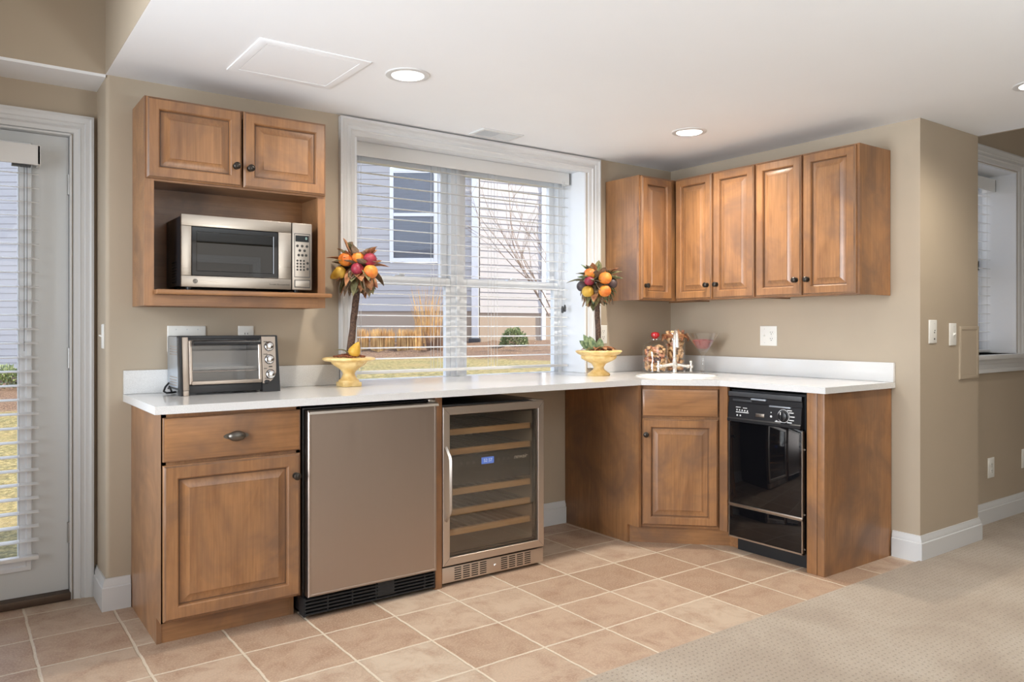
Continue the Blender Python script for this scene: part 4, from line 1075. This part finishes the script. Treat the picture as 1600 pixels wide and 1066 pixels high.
def exL(t, ztop):
    p = VR*0.036-VF*0.045+Vector((0, 0, ztop+0.030)); f = MB().ball(p, 0.030, (1, 1, 1), 20, 14); ax_ = (VR*0.45+Vector((0, 0, 1))).normalized()
    def pear(q):
        dl = q-p; h = dl.dot(ax_)/0.030; lat = dl-ax_*dl.dot(ax_); return p+lat*(1-0.45*max(0, h))+ax_*(h*0.030*(1.7 if h > 0 else 0.9))
    tag(f.xf(pear).build('fruit', 'fruit_pear', t), 'yellow pear lying on the bark chips')
    m = MB()
    m.leaf(VR*(-0.01)-VF*0.03+Vector((0, 0, ztop+0.03)), VR*0.8-VF*0.2+Vector((0, 0, -.25)), 0.07, 0.03, Vector((0, 0, 1)), 0.1)
    m.leaf(VR*(0.0)-VF*0.03+Vector((0, 0, ztop+0.03)), VR*(-0.8)-VF*0.2+Vector((0, 0, 0.35)), 0.06, 0.02, Vector((0, 0, 1)), 0.3)
    m.build('leaves', 'leaf_olive', t, angle=60)
    top = MB().tube([VR*0.03+Vector((0, 0, 1.54)), VR*0.012+Vector((0, 0, 1.585)), VR*0.008+Vector((0, 0, 1.617))], [0.011, 0.012, 0.012], 10)
    tag(top.build('stem_stub', 'leaf_brown', t), 'cut brown stem end')
def exR(t, ztop):
    m = MB()
    for dx, dz, ln in ((-0.05, 0.9, 0.10), (-0.03, 0.7, 0.085), (-0.06, 0.5, 0.08), (0.0, 0.5, 0.07)):
        m.leaf(VR*(dx+0.0)-VF*0.05+Vector((0, 0, ztop+0.008)), VR*(dx*9)-VF*0.15+Vector((0, 0, dz)), ln, 0.045, VF*(-1.0)+Vector((0, 0, 0.5)), 0.1)
    m.build('leaves', 'leaf_green', t, angle=60)
    m = MB()
    for k in range(10):
        a = 2*PI*k/10; m.leaf(Vector((math.cos(a)*0.03, math.sin(a)*0.03, ztop+0.022)), Vector((math.cos(a), math.sin(a), -0.05)), 0.075, 0.04, Vector((0, 0, 1)), 0.15)
    m.build('leaves', 'leaf_rust', t, angle=60)
FL = [(-0.046, 0.040, 0.062, 0.036, 'fruit_orange', 'lobed'), (0.014, 0.050, 0.060, 0.030, 'fruit_orange', 'lobed'), (0.068, 0.040, 0.055, 0.034, 'fruit_plum', 'round'),
      (0.014, -0.006, 0.085, 0.030, 'fruit_plum', 'round'), (0.074, -0.020, 0.070, 0.036, 'fruit_orange', 'round'), (-0.074, -0.022, 0.060, 0.031, 'fruit_pear', (-0.9, -0.55, 0.1)),
      (-0.03, 0.05, -0.06, 0.034, 'fruit_plum', 'round'), (0.04, 0.03, -0.07, 0.034, 'fruit_orange', 'round'), (0.0, -0.03, -0.08, 0.03, 'fruit_pear', 'round'), (-0.06, -0.01, -0.04, 0.03, 'fruit_orange', 'round')]
topiary('topiary tree of orange, plum and pear fruit in a cream urn beside the microwave cabinet', -2.442, -0.150, FL, (0.0, 0.044), 3, exL, 1.487, 0.125, 1.42, ['leaf_brown', 'leaf_brown', 'leaf_olive', 'leaf_rust'], urn_left)
FR = [(-0.046, 0.055, 0.055, 0.036, 'fruit_orange', 'lobed'), (-0.052, 0.012, 0.080, 0.030, 'fruit_plum', 'round'), (0.040, 0.028, 0.085, 0.039, 'fruit_orange', 'round'),
      (0.038, -0.048, 0.088, 0.037, 'fruit_orange', 'round'), (-0.060, -0.050, 0.070, 0.036, 'fruit_pear', 'round'), (-0.090, -0.018, 0.040, 0.034, 'fruit_dark', 'round'), (0.088, 0.0, 0.03, 0.032, 'fruit_dark', 'round'),
      (-0.03, 0.05, -0.06, 0.034, 'fruit_plum', 'round'), (0.05, 0.03, -0.07, 0.034, 'fruit_orange', 'round'), (0.0, -0.03, -0.08, 0.03, 'fruit_pear', 'round')]
topiary('topiary tree of orange and yellow fruit in a cream urn beside the corner wall cabinet', -0.886, -0.240, FR, (0.0, -0.012), 11, exR, 1.462, 0.125, 1.395, ['leaf_olive', 'leaf_green', 'leaf_rust', 'leaf_brown'], urn_right)

# ------------------------------------------------------------------ jars of corks, martini glass
def seg_dist(p1, d1_, P2, D2, L1, L2):
    """least distance from one segment to many (sampled along the first)"""
    best = None
    for s in np.linspace(-1, 1, 7):
        q = p1+d1_*s*L1
        wv = q-P2; tt = np.clip((wv*D2).sum(1), -L2, L2)
        dd_ = np.linalg.norm(wv-D2*tt[:, None], axis=1)
        best = dd_ if best is None else np.minimum(best, dd_)
    return best
def fill_corks(rad, height, z0, n, seed, hl=0.019, r=0.0102, shoulder=None):
    rng = np.random.default_rng(seed); P = []; Dv = []
    for tries in range(60000):
        if len(P) >= n: break
        zc = z0+r+0.001+(height-2*r)*rng.random()
        a = rng.random()*2*PI; 
        rr = (rad-r-0.002)*(math.sqrt(rng.random()) if rng.random() < 0.35 else (1-0.1*rng.random()))
        p = np.array((rr*math.cos(a), rr*math.sin(a), zc)); d_ = rng.normal(size=3); d_ /= np.linalg.norm(d_)
        ok = True
        for s in (-1, 1):
            e = p+d_*s*hl
            lim = rad-r*1.0
            if shoulder and e[2] > shoulder: lim -= (e[2]-shoulder)*1.2
            if math.hypot(e[0], e[1]) > lim or e[2] < z0+r*0.95 or e[2] > z0+height: ok = False
        if not ok: continue
        if P and seg_dist(p, d_, np.array(P), np.array(Dv), hl-r*0.5, hl-r*0.5).min() < 2*r*0.93: continue
        P.append(p); Dv.append(d_)
    return P, Dv
cork0 = {}
for mname in ('cork', 'cork_wine'):
    m = MB().lathe([(0.0086, -0.0195), (0.0096, -0.0185), (0.0097, 0.0185), (0.0086, 0.0195)], seg=14)
    bmesh.ops.recalc_face_normals(m.bm, faces=m.bm.faces)
    me = bpy.data.meshes.new('wine_cork'); m.bm.to_mesh(me); m.bm.free(); me.materials.append(MATS[mname])
    for p in me.polygons: p.use_smooth = True
    me.set_sharp_from_angle(angle=R(40)); cork0[mname] = me
def place_corks(cx, cy, P, Dv, label, group, seed):
    rnd = random.Random(seed)
    for p, d_ in zip(P, Dv):
        o = bpy.data.objects.new('wine_cork', cork0['cork_wine' if rnd.random() < 0.25 else 'cork']); COL.objects.link(o)
        o.location = (cx+p[0], cy+p[1], p[2]); o.rotation_mode = 'QUATERNION'; o.rotation_quaternion = Vector(d_).to_track_quat('Z', 'Y')
        tag(o, label, 'cork', group)
J1 = (-0.376, -0.212); J1R, J1H = 0.0795, 0.185
t = thing('cork_jar', 'squat glass jar of wine corks with a red knob lid', 'jar', (J1[0], J1[1], CT))
z0 = CT
m = MB().lathe([(0.001, z0+0.0005), (J1R-0.004, z0+0.0005), (J1R, z0+0.006), (J1R, z0+0.165), (J1R-0.006, z0+0.182), (J1R-0.022, z0+0.196), (0.040, z0+0.202), (0.036, z0+0.206), (0.036, z0+0.214)], seg=40, cap=False)
m.build('glass_body', 'clear_glass', t)
ld_ = MB().lathe([(0.0340, z0+0.207), (0.042, z0+0.2085), (0.042, z0+0.214), (0.030, z0+0.217), (0.002, z0+0.219)], seg=32).build('lid', 'clear_glass', t)
tag(MB().lathe([(0.013, z0+0.217), (0.017, z0+0.222), (0.026, z0+0.230), (0.028, z0+0.240), (0.026, z0+0.250), (0.018, z0+0.256), (0.003, z0+0.258)], seg=28).build('knob', 'red_lid', ld_), 'red knob')
em = MB()
rnd = random.Random(5)
ang0 = math.atan2(CAM.y-J1[1], CAM.x-J1[0])
for k in range(16):
    row = k // 4; a = ang0+0.18+(k % 4-1.5)*0.13+rnd.uniform(-.03, .03); zz = z0+0.068+row*0.009+rnd.uniform(-.003, .003)
    em.ball(((J1R+0.0012)*math.cos(a), (J1R+0.0012)*math.sin(a), zz), 0.0058, (0.6, 1, 1), 8, 6, Matrix.Rotation(a, 3, 'Z'))
tag(em.build('grape_emblem', 'fruit_dark', t), 'dark grape cluster printed on the glass')
P, Dv = fill_corks(J1R-0.003, 0.170, CT+0.004, 74, 1, shoulder=CT+0.15)
place_corks(J1[0], J1[1], P, Dv, 'tan wine cork piled inside the squat jar with the red knob', 'wine corks in the red-knobbed jar', 1)
J2 = (-0.215, -0.232); J2R = 0.0655
t = thing('cork_jar', 'tall open glass cylinder of wine corks behind the faucet', 'jar', (J2[0], J2[1], CT))
m = MB().lathe([(0.001, z0+0.0005), (J2R-0.003, z0+0.0005), (J2R, z0+0.005), (J2R, z0+0.250), (J2R-0.002, z0+0.252), (J2R-0.003, z0+0.250), (J2R-0.003, z0+0.246)], seg=36, cap=False)
m.build('glass_body', 'clear_glass', t)
P, Dv = fill_corks(J2R-0.003, 0.262, CT+0.004, 74, 2)
place_corks(J2[0], J2[1], P, Dv, 'tan wine cork packed inside the tall open glass cylinder', 'wine corks in the tall cylinder', 2)
# raffia twist around the rim of the tall cylinder
m = MB(); rnd = random.Random(9)
for k in range(3):
    pts = []
    for j in range(41):
        a = 2*PI*j/40; rr = J2R+0.0105+0.003*math.sin(5*a+k*2); pts.append((J2[0]+rr*math.cos(a), J2[1]+rr*math.sin(a), CT+0.232+0.009*math.sin(3*a+k*2.1)))
    m.tube(pts, 0.006, 8)
for k in range(9):
    a = ang0+rnd.uniform(-1.2, 1.6); b0 = Vector((J2[0]+(J2R+0.008)*math.cos(a), J2[1]+(J2R+0.008)*math.sin(a), CT+0.236))
    m.leaf(b0, Vector((math.cos(a)*0.6, math.sin(a)*0.6, rnd.uniform(-1, 0.9))), rnd.uniform(0.03, 0.05), 0.02, Vector((math.cos(a), math.sin(a), 0.3)), 0.3)
tag(m.build('leaf_garland', 'leaf_rust'), 'brown leafy garland tied round the rim of the tall cork cylinder', 'garland')

MG = (-0.170, -0.425)
t = thing('martini_glass', 'large stemmed martini glass half filled with pink granules', 'glass', (MG[0], MG[1], CT))
m = MB().lathe([(0.001, z0+0.0008), (0.075, z0+0.0008), (0.078, z0+0.003), (0.060, z0+0.005), (0.020, z0+0.009), (0.011, z0+0.018), (0.009, z0+0.035), (0.0085, z0+0.085), (0.0105, z0+0.115), (0.017, z0+0.128), (0.030, z0+0.138), (0.052, z0+0.168), (0.080, z0+0.210), (0.108, z0+0.252), (0.106, z0+0.252), (0.078, z0+0.211), (0.050, z0+0.170), (0.028, z0+0.142), (0.006, z0+0.135), (0.001, z0+0.134)], seg=40, cap=False)
m.build('bowl_and_stem', 'clear_glass', t)
m = MB().lathe([(0.036, z0+0.1535), (0.050, z0+0.1725), (0.069, z0+0.202), (0.062, z0+0.205), (0.035, z0+0.210), (0.002, z0+0.212)], seg=36)
rnd = random.Random(4)
for k in range(160):
    a = rnd.uniform(0, 2*PI); rr = 0.062*math.sqrt(rnd.random()); m.ball((rr*math.cos(a), rr*math.sin(a), z0+0.205+0.006*(1-rr/0.062)), rnd.uniform(0.003, 0.005), u=6, v=4)
gr = m.build('pink_granules', 'pink_sand'); gr.location = (MG[0], MG[1], 0)
tag(gr, 'pink granules filling the martini glass bowl', 'granules', None, 'stuff')

# ------------------------------------------------------------------ electrical plates
def plate(name, label, loc, rz, w_, h_, items, cat='outlet'):
    t = thing(name, label, cat, loc, rz)
    zc = loc[2]+h_/2
    rs = [[(-w_/2+i, -d, zc-h_/2+i), (w_/2-i, -d, zc-h_/2+i), (w_/2-i, -d, zc+h_/2-i), (-w_/2+i, -d, zc+h_/2-i)] for i, d in ((0, 0.0005), (0, 0.003), (0.002, 0.0055), (0.005, 0.0065))]
    MB().rings(rs, True, True, True).build('cover_plate', 'white_plastic', t)
    for kind, x in items:
        if kind == 'outlet':
            for dz in (-0.019, 0.019):
                f = MB().prism([(x+0.0165*math.cos(a), zc+dz+0.014*math.sin(a)) for a in [2*PI*k/24 for k in range(24)]], 1, -0.006, -0.0085).build('receptacle', 'white_plastic', t)
                tag(MB().box(x-0.0075, x-0.0050, -0.0090, -0.008, zc+dz-0.001, zc+dz+0.007).box(x+0.0050, x+0.0075, -0.0090, -0.008, zc+dz-0.001, zc+dz+0.007).box(x-0.0022, x+0.0022, -0.0090, -0.008, zc+dz-0.010, zc+dz-0.005).build('slots', 'ink_dark', f), 'dark slots')
        elif kind == 'toggle':
            f = MB().box(x-0.006, x+0.006, -0.0075, -0.006, zc-0.013, zc+0.013, 0.0008).prism([(-0.006, zc-0.005), (-0.018, zc+0.002), (-0.018, zc+0.007), (-0.006, zc+0.005)], 0, x-0.0042, x+0.0042).build('toggle', 'white_plastic', t)
        elif kind == 'jack':
            tag(MB().lathe([(0.0035, 0), (0.0035, 0.002)], (x, -0.0062, zc-0.005), 'Y', 12).lathe([(0.0045, 0), (0.0045, 0.002)], (x, -0.0062, zc-0.038), 'Y', 12).lathe([(0.003, 0), (0.003, 0.002)], (x+0.004, -0.0062, zc+0.006), 'Y', 12).build('jack_holes', 'ink_dark', t), 'dark jack holes')
        sm = MB()
        for dz in ((-0.042, 0.042) if kind != 'outlet' else (0.0,)): sm.lathe([(0.0026, 0), (0.0026, 0.001)], (x, -0.0064, zc+dz), 'Y', 10)
        sm.build('screws', 'cord_white', t)
    return t
plate('switch_plate', 'wide blank-looking triple switch plate behind the toaster oven', (-3.155, 0, 1.092), 0, 0.164, 0.116, [('toggle', -0.046), ('toggle', 0.0), ('toggle', 0.046)], 'switch')
plate('wall_outlet', 'white outlet plate behind the toaster oven under the microwave cabinet', (-2.893, 0, 1.092), 0, 0.072, 0.116, [('outlet', 0)])
plate('wall_outlet', 'white outlet half hidden by the topiary beside the window casing', (-0.633, 0, 1.098), 0, 0.070, 0.118, [('outlet', 0)])
plate('outlet_switch_plate', 'white double plate with switch and outlet under the wall cabinets', (0, -0.788, 1.090), R(-90), 0.118, 0.120, [('toggle', -0.024), ('outlet', 0.024)])
plate('phone_jack_plate', 'white jack plate on the stub wall nearest its left corner', (0.126, YR, 1.118), 0, 0.080, 0.122, [('jack', 0.010)], 'jack plate')
plate('light_switch', 'white single toggle switch on the stub wall beside the painted hatch', (0.346, YR, 1.104), 0, 0.076, 0.120, [('toggle', 0.004)], 'switch')
plate('wall_outlet', 'white outlet low on the far wall past the stub wall', (1.146, YF, 0.280), 0, 0.082, 0.122, [('outlet', 0)])
plate('wall_outlet', 'white wall plate at the right edge of the photo low on the far wall', (1.634, YF, 0.290), 0, 0.082, 0.122, [('outlet', 0)])
plate('light_switch', 'small white switch seen edge-on in the corner return beside the door', (XL, 0.058, 1.110), R(-90), 0.045, 0.105, [('toggle', 0)], 'switch')
t = thing('wall_hatch', 'beige painted access panel on the stub wall', 'access panel', (0.530, YR, 0.918))
rs = [[(-0.112+i, -d, 0.918+i), (0.112-i, -d, 0.918+i), (0.112-i, -d, 1.208-i), (-0.112+i, -d, 1.208-i)] for i, d in ((0, 0.0005), (0, 0.008), (0.004, 0.010), (0.020, 0.009), (0.022, 0.006))]
MB().rings(rs).build('frame', 'wall_paint', t)
MB().box(-0.090, 0.090, -0.0075, -0.0005, 0.940, 1.186).build('panel', 'wall_paint', t)

# ------------------------------------------------------------------ outdoors
def O(r, f, z): v = CAM+RT*r+FW*f; return (v.x, v.y, z)
def ob(m): return m.xf(lambda p: O(p.x, p.y, p.z))    # mesh given as (across, away, z) in the frame of the neighbouring house
def sm(a, b, x): x = min(1, max(0, (x-a)/(b-a))); return x*x*(3-2*x)
def itp(xs, ys, x):
    return float(np.interp(x, xs, ys))
def gz(X, Y):
    v = Vector((X, Y, 0))-Vector((CAM.x, CAM.y, 0)); r, f = v.dot(RT), v.dot(FW)
    hi = itp([4, 6.4, 9, 11, 12, 20], [0.72, 0.80, 0.83, 0.93, 0.98, 1.05], f); lo = itp([4, 5, 6.5, 9, 10.5, 12, 20], [-0.02, 0.0, 0.10, 0.25, 0.36, 0.46, 0.5], f)
    k = sm(-0.50, -0.30, r/max(f, 0.5)); return lo+(hi-lo)*k, r, f
xs = np.linspace(-12, 14, 120); ys = np.concatenate((np.linspace(0.37, 8, 60), np.linspace(8.3, 16, 30)))
bm = bmesh.new(); lay = bm.verts.layers.float.new('bed'); grid = []
rnd = random.Random(21)
for yv in ys:
    row = []
    for xv in xs:
        z, r, f = gz(xv, yv)
        bed = sm(8.7, 9.1, f+0.25*math.sin(r*1.7)+rnd.uniform(-.08, .08))
        vv = bm.verts.new((xv, yv, z+rnd.uniform(-.008, .008)+bed*rnd.uniform(-.02, .03))); vv[lay] = bed; row.append(vv)
    grid.append(row)
for i in range(len(ys)-1):
    for j in range(len(xs)-1): bm.faces.new((grid[i][j], grid[i][j+1], grid[i+1][j+1], grid[i+1][j]))
me = bpy.data.meshes.new('yard_ground'); bm.to_mesh(me); bm.free(); me.materials.append(MATS['yard_ground'])
for p in me.polygons: p.use_smooth = True
g = bpy.data.objects.new('yard_ground', me); COL.objects.link(g); tag(g, 'lawn and mulch bed outside the window', None, None, 'structure')

def lap(m, x0, x1, f0, z0, z1, ex=0.108, skip=None):
    z = z0
    while z < z1:
        zt = min(z+ex, z1)
        segs = [(x0, x1)]
        if skip:
            sx0, sx1, sz0, sz1 = skip
            if zt > sz0+0.01 and z < sz1-0.01: segs = [(x0, sx0), (sx1, x1)]
        for a, b in segs: m.prism([(f0+0.05, z), (f0-0.011, z), (f0-0.002, zt), (f0+0.05, zt)], 0, a, b)
        z += ex
    return m
hs = thing('neighbor_house', 'neighbouring house with horizontal siding seen through the blinds', 'house', (0, 0, 0))
HF = 12.0; HZ = 4.4
ob(lap(MB(), -5.0, -0.52, HF, 1.455, HZ, skip=(-1.90, -1.15, 2.22, 3.68))).build('shaded_siding', 'siding', hs)
ob(lap(MB(), -15.0, -5.0, HF, 0.44, HZ)).build('low_siding', 'siding', hs)
ob(MB().box(-5.0, -0.52, HF+0.01, HF+0.2, 0.6, 1.455)).build('foundation', 'concrete', hs)
ob(MB().box(-15, -5.0, HF+0.01, HF+0.2, 0.1, 0.44)).build('foundation', 'concrete', hs)
def turn(p, a=R(28), x0=-0.50):   # the wing right of the corner turns towards the sun
    dx = p.x-x0; dy = p.y-HF
    return Vector((x0+dx*math.cos(a)-dy*math.sin(a), HF+dx*math.sin(a)+dy*math.cos(a), p.z))
tag(ob(lap(MB(), -0.50, 4.5, HF, 1.432, HZ).xf(turn)).build('sunny_siding', 'siding', hs), 'siding on the sunny wing')
ob(MB().box(-0.50, 4.5, HF+0.01, HF+0.2, 0.6, 1.432).xf(turn)).build('foundation', 'concrete', hs)
ob(MB().box(0.60, 0.67, HF-0.03, HF+0.01, 1.0, HZ).xf(turn)).build('corner_board', 'house_white', hs)
ob(MB().prism([(HF-0.35, HZ-0.05), (HF+3.5, HZ+1.7), (HF+3.5, HZ+1.5), (HF-0.30, HZ-0.15)], 0, -15.2, -0.4)).build('roof', 'roof_shingle', hs)
ob(MB().prism([(HF-0.06, HZ-0.02), (HF+3.5, HZ+1.7), (HF+3.5, HZ+1.5), (HF-0.06, HZ-0.10)], 0, -0.4, 4.6).xf(turn)).build('roof', 'roof_shingle', hs)
wf_ = ob(ring_frame(-1.90, -1.15, 2.22, 3.68, 0.06, HF, 0.03).box(-1.84, -1.21, HF-0.025, HF+0.0, 2.93, 2.98)).build('window', 'house_white', hs)
m = MB()
for k in range(36): m.box(-1.84, -1.21, HF-0.004-(0.0012 if k % 2 else 0), HF+0.02, 2.28+k*0.037, 2.28+k*0.037+0.035)
ob(m).build('inner_blind', 'far_blind', wf_)
ob(MB().box(-1.84, -1.21, HF-0.014, HF-0.010, 2.28, 3.62)).build('pane', 'pane_glass', wf_, False)
m = MB().box(-0.625, -0.515, HF-0.11, HF-0.02, 1.02, HZ, 0.01).build('downspout', 'house_white'); 
m.data.transform(Matrix.Identity(4))
for v in m.data.vertices: v.co = O(*v.co)
m.parent = hs
ob(MB().box(-0.66, -0.48, HF-0.30, HF-0.02, 0.92, 1.04, 0.02)).build('downspout_boot', 'pipe_boot', hs)

def blades(r0, f0, n, spread, h0, h1, mat, name, label, cat, seed, lean_=0.35, wd=0.006, group=None):
    rnd = random.Random(seed); m = MB(); cx, cy, _ = O(r0, f0, 0); zb = gz(cx, cy)[0]
    for k in range(n):
        a = rnd.uniform(0, 2*PI); rr = spread*math.sqrt(rnd.random())
        bx, by = rr*math.cos(a), rr*math.sin(a); hh = rnd.uniform(h0, h1); lx, ly = (math.cos(a)*lean_*hh*rnd.uniform(0.2, 1), math.sin(a)*lean_*hh*rnd.uniform(.2, 1))
        m.tube([(bx, by, -0.02), (bx+lx*0.35, by+ly*0.35, hh*0.6), (bx+lx, by+ly, hh)], [wd, wd*0.8, wd*0.2], 4, False)
    o = m.build(name, mat); o.location = (cx, cy, zb); tag(o, label, cat, group); return o
k = 0
for r0, lab in ((-2.07, 'low clump of dry straw-coloured ornamental grass, first behind the left topiary'), (-1.725, 'dry straw-coloured grass clump in the middle of the low row outside'), (-1.38, 'dry straw-coloured grass clump beside the tall stalks outside')):
    blades(r0, 10.3, 420, 0.155, 0.16, 0.30, 'dry_grass', 'ornamental_grass', lab, 'grass clump', 30+k, 0.08, 0.006, 'dry grass clumps in the mulch bed'); k += 1
blades(-1.22, 11.2, 90, 0.16, 0.5, 1.05, 'dry_grass', 'tall_dry_grass', 'tall dry stalks against the foundation seen through the left sash', 'grass clump', 40, 0.3, 0.0045)
blades(-1.02, 10.3, 110, 0.12, 0.12, 0.26, 'dark_stalk', 'dead_perennial', 'low dark dead plant at the foot of the tall dry stalks', 'plant', 41, 0.25, 0.006)
# boxwood
rnd = random.Random(8); cx, cy, _ = O(0.03, 10.9, 0); zb = gz(cx, cy)[0]
m = MB()
for k in range(900):
    d_ = Vector((rnd.gauss(0, 1), rnd.gauss(0, 1), abs(rnd.gauss(0, 0.9)))).normalized(); rr = rnd.uniform(0.75, 1.0)
    p = Vector((d_.x*0.19*rr, d_.y*0.19*rr, 0.01+d_.z*0.26*rr))
    m.leaf(p, d_+Vector((rnd.gauss(0, .5), rnd.gauss(0, .5), .3)), 0.035, 0.02, Vector((rnd.gauss(0, 1), rnd.gauss(0, 1), 1)), 0.1)
o = thing('boxwood_shrub', 'small round green shrub in the mulch bed seen through the right sash', 'shrub', (cx, cy, zb))
m.xf(lambda p: (p.x, p.y, p.z+zb)).build('foliage', 'boxwood', o)
m = MB()
for k in range(7): a = k*0.9; m.tube([(0, 0, zb-0.02), (0.05*math.cos(a), 0.05*math.sin(a), zb+0.1), (0.12*math.cos(a), 0.12*math.sin(a), zb+0.2)], [0.006, 0.005, 0.002], 5)
m.build('stems', 'twig', o)
# bare sapling leaning over the sunny wing
rnd = random.Random(14); base_ = Vector(O(0.78, 10.2, 0)); zb = gz(base_.x, base_.y)[0]
m = MB()
def branch(p, d_, ln, r, depth):
    pts = [p]; q = p.copy(); dd_ = d_.copy()
    for k in range(4):
        dd_ = (dd_+Vector((rnd.gauss(0, .10), rnd.gauss(0, .10), 0.06))).normalized(); q = q+dd_*ln/4; pts.append(q.copy())
    m.tube(pts, [r*(1-0.16*i) for i in range(5)], 5, False)
    if depth:
        for k in range(3):
            i = rnd.choice((1, 2, 3, 4)); nd = (dd_+RT*rnd.gauss(0, .45)+FW*rnd.gauss(0, .3)+Vector((0, 0, rnd.uniform(-.1, .3)))).normalized()
            branch(pts[i], nd, ln*0.62, r*0.55, depth-1)
for dr, dz, ln in ((-0.62, 0.85, 1.5), (-0.40, 1.0, 1.7), (-0.22, 1.0, 1.6), (-0.50, 0.7, 1.3), (0.15, 1.0, 1.5)):
    branch(Vector((0, 0, zb)), (RT*dr+Vector((0, 0, dz))).normalized(), ln, 0.012, 3)
o = m.build('bare_sapling', 'twig'); o.location = (base_.x, base_.y, 0); tag(o, 'bare leafless sapling in front of the sunny siding', 'tree')
# leafy plant seen through the door
rnd = random.Random(6); cx, cy, _ = O(-6.95, 10.6, 0); zb = gz(cx, cy)[0]; m = MB()
for k in range(500):
    d_ = Vector((rnd.gauss(0, 1), rnd.gauss(0, 1), abs(rnd.gauss(0, 1)))).normalized(); p = Vector((d_.x*0.3, d_.y*0.3, 0.01+d_.z*0.28))*rnd.uniform(.7, 1)
    m.leaf(p, d_+Vector((0, 0, .4)), 0.06, 0.03, Vector((rnd.gauss(0, 1), rnd.gauss(0, 1), 1)), 0.1)
o = m.build('low_shrub', 'boxwood'); o.location = (cx, cy, zb); tag(o, 'low green shrub seen through the glazed door', 'shrub')
